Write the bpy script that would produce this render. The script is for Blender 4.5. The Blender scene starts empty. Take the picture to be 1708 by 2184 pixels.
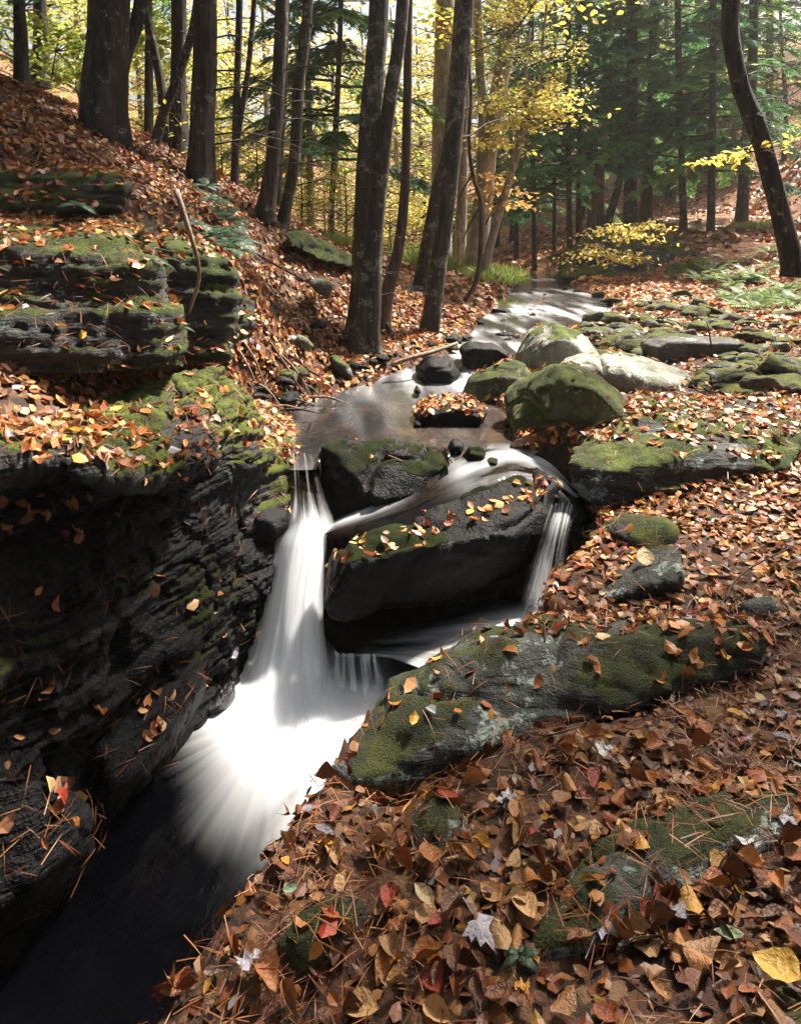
import bpy, bmesh, math, random
import numpy as np
from mathutils import Vector, Matrix

# ------------------------------------------------------------------ camera, sky, sun, exposure
scene = bpy.context.scene
COL = scene.collection
rng = np.random.default_rng(7)
random.seed(7)

FPX, CX, HY = 1638.0, 854.0, 500.0          # focal length and horizon in 1708 x 2184 picture units
cam_data = bpy.data.cameras.new('camera')
cam_data.sensor_fit = 'VERTICAL'
cam_data.sensor_height = 36.0
cam_data.lens = 36.0 * FPX / 2184.0
cam_data.shift_y = -(1092.0 - HY) / 2184.0
cam_data.clip_start, cam_data.clip_end = 0.05, 600.0
cam = bpy.data.objects.new('camera', cam_data)
cam.location = (0, 0, 0)
cam.rotation_euler = (math.radians(90), 0, 0)
COL.objects.link(cam)
scene.camera = cam

SUN_EL, SUN_AZ = math.radians(56), math.radians(48)       # azimuth from +Y (away from camera) towards +X
SUN = Vector((math.cos(SUN_EL) * math.sin(SUN_AZ), math.cos(SUN_EL) * math.cos(SUN_AZ), math.sin(SUN_EL)))
world = bpy.data.worlds.new('World')
scene.world = world
world.use_nodes = True
wn = world.node_tree
wn.nodes.clear()
sky = wn.nodes.new('ShaderNodeTexSky')
sky.sky_type = 'NISHITA'
sky.sun_disc = False
sky.sun_elevation = SUN_EL
sky.sun_rotation = SUN_AZ
sky.air_density, sky.dust_density, sky.ozone_density = 1.0, 6.0, 0.6
bg = wn.nodes.new('ShaderNodeBackground')
bg.inputs['Strength'].default_value = 0.055
wo = wn.nodes.new('ShaderNodeOutputWorld')
wn.links.new(sky.outputs[0], bg.inputs['Color'])
wn.links.new(bg.outputs[0], wo.inputs['Surface'])

sl = bpy.data.lights.new('sun', 'SUN')
sl.energy = 5.0
sl.angle = math.radians(5.0)
sl.color = (1.0, 0.93, 0.82)
sun = bpy.data.objects.new('sun', sl)
sun.rotation_euler = (-SUN).to_track_quat('-Z', 'Y').to_euler()
sun.location = SUN * 40
COL.objects.link(sun)

vs = scene.view_settings
vs.view_transform, vs.look, vs.exposure, vs.gamma = 'Standard', 'None', 1.95, 1.0
vs.use_curve_mapping = False
cy = scene.cycles
cy.use_denoising = True
cy.max_bounces, cy.diffuse_bounces, cy.glossy_bounces = 5, 2, 2
cy.use_adaptive_sampling, cy.adaptive_threshold = True, 0.025
cy.transmission_bounces, cy.transparent_max_bounces = 4, 9
cy.sample_clamp_indirect = 6.0
cy.caustics_reflective = cy.caustics_refractive = False

# ------------------------------------------------------------------ helpers
def P(px, py, Y):
    """picture position + distance -> point in the world"""
    return np.array(((px - CX) / FPX * Y, Y, (HY - py) / FPX * Y))

def proj(p):
    p = np.asarray(p)
    return CX + p[..., 0] / p[..., 1] * FPX, HY - p[..., 2] / p[..., 1] * FPX

def _h(ix, iy, iz, seed):
    h = (ix.astype(np.uint32) * np.uint32(374761393) + iy.astype(np.uint32) * np.uint32(668265263)
         + iz.astype(np.uint32) * np.uint32(2147483647) + np.uint32((seed * 974634777) & 0xffffffff))
    h = (h ^ (h >> np.uint32(13))) * np.uint32(1274126177)
    h = (h ^ (h >> np.uint32(15))) * np.uint32(2246822519)
    return ((h ^ (h >> np.uint32(16))) & np.uint32(0xffffff)).astype(np.float64) / 0xffffff

def vnoise(p, seed=0):
    p = np.asarray(p, float)
    f = np.floor(p); i = f.astype(np.int64); t = p - f
    t = t * t * t * (t * (t * 6 - 15) + 10)
    x, y, z = i[..., 0], i[..., 1], i[..., 2]
    tx, ty, tz = t[..., 0], t[..., 1], t[..., 2]
    def L(a, b, w): return a + (b - a) * w
    c = [[[_h(x + a, y + b, z + d, seed) for d in (0, 1)] for b in (0, 1)] for a in (0, 1)]
    return L(L(L(c[0][0][0], c[1][0][0], tx), L(c[0][1][0], c[1][1][0], tx), ty),
             L(L(c[0][0][1], c[1][0][1], tx), L(c[0][1][1], c[1][1][1], tx), ty), tz) * 2 - 1

def fbm(p, oct=4, seed=0, gain=0.5):
    p = np.asarray(p, float); s = 0.0; a = 1.0; tot = 0
    for o in range(oct):
        s = s + a * vnoise(p * (2.03 ** o) + 17.3 * o, seed + o); tot += a; a *= gain
    return s / tot

def sstep(a, b, x):
    t = np.clip((x - a) / (b - a), 0, 1); return t * t * (3 - 2 * t)

def fast_mesh(name, V, F, smooth=True, attrs=None, uv=None, mat=None):
    """V (n,3); F one (m,k) array or a list of such arrays"""
    if not isinstance(F, (list, tuple)): F = [F]
    F = [np.asarray(f, np.int32) for f in F if len(f)]
    me = bpy.data.meshes.new(name)
    V = np.asarray(V, np.float32)
    me.vertices.add(len(V)); me.vertices.foreach_set('co', V.ravel())
    loops = np.concatenate([f.ravel() for f in F])
    tot = np.concatenate([np.full(len(f), f.shape[1], np.int32) for f in F])
    start = np.concatenate(([0], np.cumsum(tot)[:-1])).astype(np.int32)
    me.loops.add(len(loops)); me.loops.foreach_set('vertex_index', loops)
    me.polygons.add(len(tot)); me.polygons.foreach_set('loop_start', start)
    me.polygons.foreach_set('loop_total', tot)
    me.update(calc_edges=True)
    me.polygons.foreach_set('use_smooth', np.full(len(tot), smooth, bool))
    if attrs:
        for k, a in attrs.items():
            a = np.asarray(a, np.float32)
            if a.ndim == 2:
                at = me.attributes.new(k, 'FLOAT_COLOR', 'POINT')
                if a.shape[1] == 3: a = np.hstack([a, np.ones((len(a), 1), np.float32)])
                at.data.foreach_set('color', a.ravel())
            else:
                at = me.attributes.new(k, 'FLOAT', 'POINT'); at.data.foreach_set('value', a.ravel())
    if uv is not None:
        l = me.uv_layers.new(name='flow')
        l.data.foreach_set('uv', np.asarray(uv, np.float32)[loops].ravel())
    if mat is not None: me.materials.append(mat)
    me.validate()
    return me

def link(name, data, parent=None, loc=None):
    o = bpy.data.objects.new(name, data)
    COL.objects.link(o)
    if loc is not None: o.location = loc
    if parent is not None: o.parent = parent
    return o

def tag(o, label, cat, group=None, kind=None):
    o['label'] = label; o['category'] = cat
    if group: o['group'] = group
    if kind: o['kind'] = kind
    return o

def structure(o, label=None, cat=None):
    o['kind'] = 'structure'
    if label: o['label'] = label
    if cat: o['category'] = cat
    return o

def empty(name, loc):
    return link(name, None, loc=tuple(loc))

def grid_faces(nr, nc, wrap=False):
    r = np.arange(nr - 1)[:, None]; c = np.arange(nc if wrap else nc - 1)[None, :]
    a = r * nc + c; b = r * nc + (c + 1) % nc
    return np.stack([a, b, b + nc, a + nc], -1).reshape(-1, 4)

def catmull(A, n, axis=0):
    """resample control array along axis with n points (Catmull-Rom)"""
    A = np.moveaxis(np.asarray(A, float), axis, 0)
    m = len(A)
    pad = np.concatenate([(2 * A[0] - A[1])[None], A, (2 * A[-1] - A[-2])[None]])
    t = np.linspace(0, m - 1, n); i = np.clip(t.astype(int), 0, m - 2); u = (t - i)
    u = u.reshape((-1,) + (1,) * (A.ndim - 1))
    p0, p1, p2, p3 = pad[i], pad[i + 1], pad[i + 2], pad[i + 3]
    r = 0.5 * (2 * p1 + (p2 - p0) * u + (2 * p0 - 5 * p1 + 4 * p2 - p3) * u * u + (3 * p1 - p0 - 3 * p2 + p3) * u ** 3)
    return np.moveaxis(r, 0, axis)

def normals_of(V, F):
    N = np.zeros_like(V)
    for f in (F if isinstance(F, list) else [F]):
        n = np.cross(V[f[:, 1]] - V[f[:, 0]], V[f[:, 2]] - V[f[:, 0]])
        if f.shape[1] == 4: n = n + np.cross(V[f[:, 2]] - V[f[:, 0]], V[f[:, 3]] - V[f[:, 0]])
        for k in range(f.shape[1]): np.add.at(N, f[:, k], n)
    return N / np.maximum(np.linalg.norm(N, axis=1, keepdims=True), 1e-12)

# ------------------------------------------------------------------ material helpers
class NT:
    def __init__(s, name):
        s.mat = bpy.data.materials.new(name); s.mat.use_nodes = True
        s.t = s.mat.node_tree; s.t.nodes.clear()
        s.out = s.t.nodes.new('ShaderNodeOutputMaterial')
    def n(s, ty, **kw):
        nd = s.t.nodes.new('ShaderNode' + ty)
        for k, v in kw.items():
            k2 = k.replace('_', ' ')
            if k in ('operation', 'blend_type', 'data_type', 'attribute_name', 'feature', 'distance', 'musgrave_type', 'noise_dimensions', 'bands_direction', 'wave_type', 'voronoi_dimensions', 'clamp'):
                setattr(nd, k, v); continue
            key = int(k[1:]) if (k[0] == 'i' and k[1:].isdigit()) else None
            if key is None:
                key = next((i.name for i in nd.inputs if i.name.lower() == k2.lower()), None)
                if key is None: raise KeyError(ty + ' ' + k)
            s.put(nd.inputs[key], v)
        return nd
    def put(s, inp, v):
        if hasattr(v, 'outputs'): v = v.outputs[0]
        if isinstance(v, bpy.types.NodeSocket): s.t.links.new(v, inp)
        else:
            if inp.type == 'RGBA' and len(v) == 3: v = (*v, 1)
            inp.default_value = v
    def math(s, op, a, b=0.0, c=0.0, clamp=False):
        nd = s.t.nodes.new('ShaderNodeMath'); nd.operation = op; nd.use_clamp = clamp
        s.put(nd.inputs[0], a); s.put(nd.inputs[1], b); s.put(nd.inputs[2], c)
        return nd.outputs[0]
    def ramp(s, fac, lo, hi):
        nd = s.t.nodes.new('ShaderNodeMapRange'); nd.interpolation_type = 'SMOOTHSTEP'
        s.put(nd.inputs[0], fac); s.put(nd.inputs[1], lo); s.put(nd.inputs[2], hi)
        return nd.outputs[0]
    def mix(s, fac, a, b, blend='MIX'):
        nd = s.t.nodes.new('ShaderNodeMix'); nd.data_type = 'RGBA'; nd.blend_type = blend
        s.put(nd.inputs[0], fac); s.put(nd.inputs[6], a); s.put(nd.inputs[7], b)
        return nd.outputs[2]
    def noise(s, vec, scale, detail=4, rough=0.55):
        return s.n('TexNoise', Vector=vec, Scale=scale, Detail=detail, Roughness=rough).outputs[0]
    def scaled(s, vec, sc, rot=(0, 0, 0)):
        nd = s.t.nodes.new('ShaderNodeMapping'); s.put(nd.inputs[0], vec)
        nd.inputs['Scale'].default_value = sc; nd.inputs['Rotation'].default_value = rot
        return nd.outputs[0]
    def pos(s):
        return s.t.nodes.new('ShaderNodeNewGeometry').outputs['Position']
    def obco(s):
        return s.t.nodes.new('ShaderNodeTexCoord').outputs['Object']
    def normz(s):
        g = s.t.nodes.new('ShaderNodeNewGeometry'); x = s.t.nodes.new('ShaderNodeSeparateXYZ')
        s.t.links.new(g.outputs['Normal'], x.inputs[0]); return x.outputs[2]
    def attr(s, name):
        nd = s.t.nodes.new('ShaderNodeAttribute'); nd.attribute_name = name; return nd
    def bump(s, h, strength=0.5, dist=0.02, normal=None):
        nd = s.t.nodes.new('ShaderNodeBump'); s.put(nd.inputs['Strength'], strength)
        s.put(nd.inputs['Distance'], dist); s.put(nd.inputs['Height'], h)
        if normal is not None: s.put(nd.inputs['Normal'], normal)
        return nd.outputs[0]
    def principled(s, color, rough=0.7, normal=None, spec=0.5, **kw):
        b = s.t.nodes.new('ShaderNodeBsdfPrincipled')
        s.put(b.inputs['Base Color'], color); s.put(b.inputs['Roughness'], rough)
        s.put(b.inputs['Specular IOR Level'], spec)
        if normal is not None: s.put(b.inputs['Normal'], normal)
        for k, v in kw.items(): s.put(b.inputs[k.replace('_', ' ')], v)
        return b
    def done(s, sh):
        s.t.links.new(sh.outputs[0] if hasattr(sh, 'outputs') else sh, s.out.inputs[0]); return s.mat

MOSS = {}
def rock_mat(name, dark=(0.02, 0.02, 0.022), light=(0.12, 0.12, 0.11), moss=0.5, lichen=0.2, wet=0.0,
             mossc=((0.02, 0.035, 0.006), (0.09, 0.12, 0.015)), strata=0.0, tilt=(0, 0.12, 0), lic=(0.36, 0.42, 0.36), mscale=2.2, gloss=None):
    m = NT(name); p = m.pos()
    n1 = m.noise(p, 3.0, 6, 0.6); n2 = m.noise(p, 22, 5, 0.65); n3 = m.noise(p, 90, 3, 0.6)
    base = m.mix(m.ramp(n1, 0.3, 0.72), dark, light)
    base = m.mix(m.math('MULTIPLY', m.ramp(n2, 0.45, 0.62), 0.45), base, tuple(c * 0.45 for c in dark))
    h = m.math('ADD', m.math('MULTIPLY', n2, 0.7), m.math('MULTIPLY', n3, 0.3))
    if strata > 0:
        sv = m.scaled(p, (1.2, 1.2, 16), tilt)
        s1 = m.noise(sv, 2.4, 5, 0.6)
        base = m.mix(m.math('MULTIPLY', m.ramp(s1, 0.42, 0.6), 0.6 * strata), base, tuple(c * 0.4 for c in dark))
        h = m.math('ADD', h, m.math('MULTIPLY', s1, 1.6 * strata))
    if lichen > 0:
        l1 = m.noise(p, 5.5, 5, 0.7); l2 = m.noise(p, 45, 4, 0.7)
        lf = m.math('MULTIPLY', m.ramp(l1, 0.66 - 0.22 * lichen, 0.70 - 0.2 * lichen), m.ramp(l2, 0.4, 0.52))
        base = m.mix(m.math('MULTIPLY', lf, 0.85), base, m.mix(m.ramp(l2, 0.3, 0.7), tuple(c * 0.6 for c in lic), lic))
    rough = 0.85 - 0.45 * wet if gloss is None else gloss
    if moss > 0:
        mf = m.ramp(m.math('ADD', m.attr('moss').outputs['Fac'], m.math('MULTIPLY', m.math('SUBTRACT', m.noise(p, 38, 4, 0.7), 0.5), 0.9)), 0.36, 0.62)
        mn = m.noise(p, 60, 4, 0.7); mb = m.noise(p, 7, 4, 0.6)
        mc = m.mix(m.ramp(m.math('ADD', m.math('MULTIPLY', mn, 0.5), m.math('MULTIPLY', mb, 0.6)), 0.4, 0.72), mossc[0], mossc[1])
        mc = m.mix(m.math('MULTIPLY', m.ramp(m.noise(p, 4.5, 4, 0.7), 0.5, 0.66), 0.7), mc, tuple(0.6 * a + 0.02 for a in (mossc[0][0] * 1.6, mossc[0][1] * 0.9, mossc[0][2])))
        base = m.mix(mf, base, mc)
        h = m.math('ADD', m.math('MULTIPLY', h, m.math('SUBTRACT', 1.0, m.math('MULTIPLY', mf, 0.6))), m.math('MULTIPLY', mf, m.math('MULTIPLY', m.noise(p, 130, 3, 0.7), 1.4)))
        rough = m.math('MAXIMUM', rough, m.math('MULTIPLY', mf, 0.95))
    nrm = m.bump(h, 0.75, 0.035)
    MOSS[name] = (moss, mscale)
    return m.done(m.principled(base, rough, nrm, max(0.12, 0.45 - 0.4 * wet) if gloss is None else 0.5))

def bark_mat(name, dark, light, ridge=1.0, lich=0.0, sc=1.0, licc=(0.32, 0.36, 0.3)):
    m = NT(name); p = m.obco()
    v = m.scaled(p, (26 * sc, 26 * sc, 4.2 * sc))
    n1 = m.noise(v, 1.0, 5, 0.62); n2 = m.noise(p, 60, 4, 0.6); n0 = m.noise(p, 2.5, 3, 0.5)
    c = m.mix(m.ramp(n1, 0.36, 0.66), dark, light)
    c = m.mix(m.math('MULTIPLY', m.ramp(n0, 0.4, 0.65), 0.4), c, tuple(x * 0.6 for x in dark))
    if lich > 0:
        l = m.math('MULTIPLY', m.ramp(m.noise(p, 7, 5, 0.7), 0.62 - 0.25 * lich, 0.66 - 0.2 * lich), m.ramp(n2, 0.42, 0.55))
        c = m.mix(m.math('MULTIPLY', l, 0.8), c, licc)
    h = m.math('ADD', m.math('MULTIPLY', n1, 1.0), m.math('MULTIPLY', n2, 0.25))
    return m.done(m.principled(c, 0.75, m.bump(h, 0.8 * ridge, 0.03), 0.45))

def leaf_mat(name, trans=0.35, rough=0.55, objcol=False, veins=False, vary=0.0, spec=0.35):
    m = NT(name)
    if objcol: c = m.t.nodes.new('ShaderNodeObjectInfo').outputs['Color']
    else: c = m.attr('col').outputs[0]
    nrm = None
    if veins:
        o = m.obco(); x = m.t.nodes.new('ShaderNodeSeparateXYZ'); m.t.links.new(o, x.inputs[0])
        ay = m.math('ABSOLUTE', x.outputs[1])
        w = m.math('SINE', m.math('MULTIPLY', m.math('SUBTRACT', x.outputs[0], m.math('MULTIPLY', ay, 0.8)), 78.0))
        line = m.math('MAXIMUM', m.ramp(w, 0.94, 1.0), m.math('SUBTRACT', 1.0, m.ramp(ay, 0.006, 0.016)))
        sp = m.ramp(m.noise(o, 7, 5, 0.7), 0.5, 0.66)
        c = m.mix(m.math('MULTIPLY', sp, 0.45), c, m.mix(1.0, c, (0.35, 0.25, 0.2), 'MULTIPLY'))
        c = m.mix(m.math('MULTIPLY', line, 0.12), c, m.mix(1.0, c, (0.5, 0.42, 0.4), 'MULTIPLY'))
        nrm = m.bump(m.noise(o, 6, 4, 0.6), 0.4, 0.04)
    b = m.principled(c, rough, nrm, spec)
    if trans <= 0: return m.done(b)
    tr = m.t.nodes.new('ShaderNodeBsdfTranslucent'); m.put(tr.inputs[0], c)
    mx = m.t.nodes.new('ShaderNodeMixShader'); mx.inputs[0].default_value = trans
    m.t.links.new(b.outputs[0], mx.inputs[1]); m.t.links.new(tr.outputs[0], mx.inputs[2])
    return m.done(mx)
# ------------------------------------------------------------------ the ground
GP = [  # picture x, picture y, distance
 (330,2150,1.75),(480,1930,1.95),(600,1790,2.15),(720,1690,2.35),(1000,2150,1.65),(1680,2150,1.55),(1300,1900,1.9),
 (1680,1800,2.0),(1000,1800,2.08),(1000,1600,2.46),(850,1690,2.38),(1180,1530,2.55),(1300,1500,2.65),(1680,1500,2.6),(1680,1300,3.1),(1400,1300,3.2),
 (1400,1150,3.75),(1680,1100,3.9),(1300,1215,3.5),(1680,960,4.6),(1500,910,4.9),(1680,850,5.5),(1400,868,5.5),
 (1680,750,7.0),(1500,750,7.0),(1350,722,8.0),(1680,680,9.5),(1500,670,10.0),(1350,652,11.5),(1680,630,12.0),
 (1250,612,15.0),(1600,565,14.5),(1680,500,16.0),(1300,500,18.0),(1500,462,19.0),(1680,425,19.0),(1500,385,27.0),
 (1300,420,27.0),(1680,350,27.0),(1150,585,18.0),(1080,565,21.0),(1150,530,25.0),(1000,545,27.0),
 (50,205,7.0),(225,290,7.0),(430,390,7.5),(600,492,8.2),(720,545,9.0),(560,600,6.8),(600,700,6.3),(510,800,5.6),
 (640,865,5.95),(770,748,7.2),(915,718,8.3),(1000,645,11.0),(880,565,12.0),(1060,602,12.0),(300,405,6.0),(420,500,5.8),
 (500,565,6.0),(150,335,5.8),(60,455,4.9),(250,880,3.8),(470,930,4.8),(690,640,7.6),
 (700,560,14.0),(560,500,14.0),(300,400,14.0),(50,300,14.0),(560,470,30.0),(850,500,30.0),(100,320,30.0)]
GX = [  # outside the picture: x, y, z
 (5,3,-1.1),(7,6,-0.7),(9,11,0.4),(12,19,3.4),(16,30,6.5),(30,45,12),(3,1,-1.45),(3,-3,-1.3),(0.5,-1,-1.6),(0.5,-4,-1.5),
 (-4,2,0.9),(-6,4,2.2),(-8,8,3.2),(-10,15,3.6),(-15,30,6),(-25,45,9),(-5,-3,1.6),(0,48,2.5),(10,48,6),(-10,48,4.5),
 (0,85,9),(30,85,18),(-30,85,14),(50,40,18),(-50,40,14),(50,0,10),(-50,0,12),(50,85,24),(-50,85,20),(10,-8,0),(-10,-8,3)]
CP = np.array([P(*g) for g in GP] + [np.array(g, float) for g in GX])

def _tps(r2): return r2 * np.log(r2 + 1e-9)
_A = CP[:, :2] / 10.0
_n = len(CP)
_K = _tps(((_A[:, None] - _A[None]) ** 2).sum(-1)) + np.eye(_n) * 1e-4
_Pm = np.hstack([np.ones((_n, 1)), _A])
_W = np.linalg.solve(np.block([[_K, _Pm], [_Pm.T, np.zeros((3, 3))]]), np.concatenate([CP[:, 2], np.zeros(3)]))

def tps_z(X, Y):
    q = np.stack([X, Y], -1).reshape(-1, 2) / 10.0
    out = np.empty(len(q))
    for i in range(0, len(q), 20000):
        s = q[i:i + 20000]
        out[i:i + 20000] = _tps(((s[:, None] - _A[None]) ** 2).sum(-1)) @ _W[:_n] + _W[_n] + s @ _W[_n + 1:]
    return out.reshape(np.shape(X))

GORGE = np.array([(-2.7, 0.2), (-2.25, 1.5), (-1.85, 2.67), (-1.5, 3.2), (-1.25, 3.9), (-1.0, 4.3), (-0.8, 4.5), (-0.66, 4.58), (-0.5, 4.6),
                  (0.15, 4.6), (0.55, 4.85), (0.95, 4.82), (1.12, 4.55), (1.08, 4.25), (1.05, 4.0), (0.95, 3.8), (0.7, 3.55), (0.6, 3.3), (0.1, 2.9), (-0.19, 2.62), (-0.36, 2.1),
                  (-0.5, 1.85), (-0.62, 1.6), (-0.8, 1.0), (-1.1, 0.2)])
def sd_poly(X, Y, poly):
    """signed distance, negative inside"""
    x = X.ravel(); y = Y.ravel(); d = np.full(x.shape, 1e9); ins = np.zeros(x.shape, bool)
    for i in range(len(poly)):
        a, b = poly[i], poly[(i + 1) % len(poly)]
        e = b - a
        t = np.clip(((x - a[0]) * e[0] + (y - a[1]) * e[1]) / (e @ e), 0, 1)
        d = np.minimum(d, np.hypot(x - a[0] - t * e[0], y - a[1] - t * e[1]))
        c = (a[1] > y) != (b[1] > y)
        with np.errstate(divide='ignore', invalid='ignore'):
            ins ^= c & (x < (b[0] - a[0]) * (y - a[1]) / (b[1] - a[1] + 1e-12) + a[0])
    return np.where(ins, -d, d).reshape(X.shape)

WROWS = np.array([  # distance, picture x of left and right edge, water height
 (4.60,618,1010,-1.345),(4.85,612,1085,-1.342),(5.2,606,1115,-1.340),(5.6,605,1110,-1.338),(6.0,650,1040,-1.33),(6.5,770,1020,-1.30),
 (7.2,900,1075,-1.225),(8.0,970,1130,-1.17),(9.0,1010,1230,-1.125),(10.0,1030,1300,-1.09),(11.0,1050,1310,-1.06),(12.0,1060,1290,-1.035),
 (15.0,1085,1215,-0.985),(18.0,1085,1225,-0.95)])
def stream_at(Y):
    xl = np.interp(Y, WROWS[:, 0], (WROWS[:, 1] - CX) / FPX * WROWS[:, 0])
    xr = np.interp(Y, WROWS[:, 0], (WROWS[:, 2] - CX) / FPX * WROWS[:, 0])
    return xl, xr, np.interp(Y, WROWS[:, 0], WROWS[:, 3])

DIG = [(np.array([(-0.27, 2.40), (0.0, 2.35), (0.21, 2.42), (0.53, 2.53), (0.86, 2.63), (0.98, 2.8), (0.9, 3.15), (0.6, 3.32), (0.165, 3.15), (-0.016, 2.98)]), 0.5)]
def ground_z(X, Y, detail=True):
    X = np.asarray(X, float); Y = np.asarray(Y, float)
    z = tps_z(X, Y)
    if detail:
        q = np.stack([X, Y, 0 * X], -1)
        r = np.clip(np.hypot(X, Y) / 14, 0.35, 3)
        z = z + 0.05 * r * fbm(q * 1.1, 4, 3) + 0.018 * fbm(q * 6, 3, 9)
    xl, xr, zw = stream_at(Y)
    wob = 0.12 * fbm(np.stack([X * 2.2, Y * 2.2, 0 * X], -1), 3, 5)
    d = np.maximum(xl - X, X - xr) + wob                           # outside > 0
    on = sstep(4.35, 4.6, Y) * (1 - sstep(18.2, 19.5, Y))
    bank = np.maximum(z, zw + np.clip(0.02 + 0.35 * d, -1, 0.12))
    bed = zw - 0.14 + 0.05 * fbm(np.stack([X * 5, Y * 5, 0 * X], -1), 3, 6)
    w = sstep(-0.14, 0.06, d)
    zs = bed * (1 - w) + bank * w
    z = np.where(d < 1.5, z * (1 - on) + zs * on, z)
    g = sd_poly(X, Y, GORGE)
    w = sstep(-0.16, 0.02, g)
    z = np.where(g < 0.03, (-2.62) * (1 - w) + z * w, z)
    for poly, dep in DIG:
        g = sd_poly(X, Y, poly); z = z - dep * sstep(0.02, -0.12, g)
    return z

xs = np.unique(np.round(np.concatenate([np.linspace(-60, -9, 26), np.linspace(-9, -4, 50), np.linspace(-4, 4, 190), np.linspace(4, 9, 60), np.linspace(9, 60, 30)]), 4))
ys = np.unique(np.round(np.concatenate([np.linspace(-8, 0.8, 14), np.linspace(0.8, 9, 195), np.linspace(9, 22, 130), np.linspace(22, 90, 60)]), 4))
GXX, GYY = np.meshgrid(xs, ys)
GZZ = ground_z(GXX, GYY)
GV = np.stack([GXX, GYY, GZZ], -1).reshape(-1, 3)
GF = grid_faces(len(ys), len(xs))

def gz(x, y): return float(ground_z(np.array([x]), np.array([y]))[0])
def on_ground(px, Y, dz=0.0):
    x = (px - CX) / FPX * Y
    return np.array((x, Y, gz(x, Y) + dz))

def ground_material():
    m = NT('forest_floor'); p = m.pos()
    vo = m.n('TexVoronoi', Vector=m.scaled(p, (1, 1, 0.35)), Scale=16.0, Randomness=1.0)
    vo2 = m.n('TexVoronoi', Vector=m.scaled(p, (1, 1, 0.35), (0, 0, 0.8)), Scale=27.0, Randomness=1.0)
    x = m.t.nodes.new('ShaderNodeSeparateColor'); m.t.links.new(vo.outputs['Color'], x.inputs[0])
    x2 = m.t.nodes.new('ShaderNodeSeparateColor'); m.t.links.new(vo2.outputs['Color'], x2.inputs[0])
    cr = m.t.nodes.new('ShaderNodeValToRGB'); cr.color_ramp.interpolation = 'CONSTANT'
    stops = [(0, (0.05, 0.022, 0.012)), (0.2, (0.12, 0.042, 0.018)), (0.4, (0.2, 0.075, 0.026)), (0.58, (0.3, 0.13, 0.05)), (0.75, (0.16, 0.05, 0.02)), (0.88, (0.42, 0.24, 0.11))]
    cr.color_ramp.elements[0].position = 0; cr.color_ramp.elements[0].color = (*stops[0][1], 1)
    cr.color_ramp.elements[1].position = stops[1][0]; cr.color_ramp.elements[1].color = (*stops[1][1], 1)
    for q, c in stops[2:]:
        e = cr.color_ramp.elements.new(q); e.color = (*c, 1)
    m.put(cr.inputs[0], m.mix(m.ramp(x2.outputs[1], 0.45, 0.5), x.outputs[0], x2.outputs[0]))
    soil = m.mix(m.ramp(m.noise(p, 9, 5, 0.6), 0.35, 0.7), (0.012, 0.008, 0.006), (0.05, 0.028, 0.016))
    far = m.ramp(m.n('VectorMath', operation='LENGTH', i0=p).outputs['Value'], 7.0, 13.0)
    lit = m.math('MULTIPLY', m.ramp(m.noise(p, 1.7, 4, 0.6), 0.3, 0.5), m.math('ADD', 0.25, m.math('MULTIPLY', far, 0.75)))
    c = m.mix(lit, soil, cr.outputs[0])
    moss = m.math('MULTIPLY', m.ramp(m.noise(p, 0.8, 5, 0.65), 0.56, 0.66), 0.7)
    c = m.mix(moss, c, m.mix(m.noise(p, 30, 3), (0.02, 0.035, 0.008), (0.08, 0.1, 0.02)))
    h = m.math('ADD', x.outputs[1], m.math('MULTIPLY', m.noise(p, 40, 4, 0.6), 0.8))
    return m.done(m.principled(c, 0.85, m.bump(h, 0.6, 0.03), 0.3))
ground = link('ground', fast_mesh('ground', GV, GF, True, mat=ground_material()))
structure(ground, 'forest floor of both stream banks under fallen leaves', 'ground')

# ------------------------------------------------------------------ water
def water_material():
    m = NT('stream_water'); p = m.pos()
    f = m.attr('foam').outputs['Fac']
    bed = m.mix(m.ramp(m.noise(m.scaled(p, (3.5, 1.6, 1)), 2.0, 5, 0.65), 0.42, 0.66), (0.008, 0.006, 0.005), (0.055, 0.028, 0.012))
    tint = m.attr('clear').outputs['Fac']
    col = m.mix(tint, (0.0012, 0.0013, 0.002), bed)
    nb = m.bump(m.noise(m.scaled(p, (4, 2, 4)), 3, 3, 0.5), 0.25, 0.03)
    wat = m.principled(col, m.math('ADD', 0.07, m.math('MULTIPLY', tint, 0.08)), nb, m.math('ADD', 0.16, m.math('MULTIPLY', tint, 0.25)))
    foam = m.principled((0.90, 0.92, 0.96), 0.9, None, 0.1, Subsurface_Weight=0.0)
    mx = m.t.nodes.new('ShaderNodeMixShader'); m.put(mx.inputs[0], f)
    m.t.links.new(wat.outputs[0], mx.inputs[1]); m.t.links.new(foam.outputs[0], mx.inputs[2])
    return m.done(mx)
def fall_material():
    m = NT('falling_water')
    a = m.attr('foam').outputs['Fac']
    d = m.t.nodes.new('ShaderNodeBsdfDiffuse'); m.put(d.inputs[0], (0.93, 0.94, 0.97))
    t = m.t.nodes.new('ShaderNodeBsdfTranslucent'); m.put(t.inputs[0], (0.92, 0.94, 0.97))
    mx = m.t.nodes.new('ShaderNodeMixShader'); mx.inputs[0].default_value = 0.55
    m.t.links.new(d.outputs[0], mx.inputs[1]); m.t.links.new(t.outputs[0], mx.inputs[2])
    tr = m.t.nodes.new('ShaderNodeBsdfTransparent')
    m2 = m.t.nodes.new('ShaderNodeMixShader'); m.put(m2.inputs[0], a)
    m.t.links.new(tr.outputs[0], m2.inputs[1]); m.t.links.new(mx.outputs[0], m2.inputs[2])
    return m.done(m2)
M_WATER, M_FALL = water_material(), fall_material()

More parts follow.
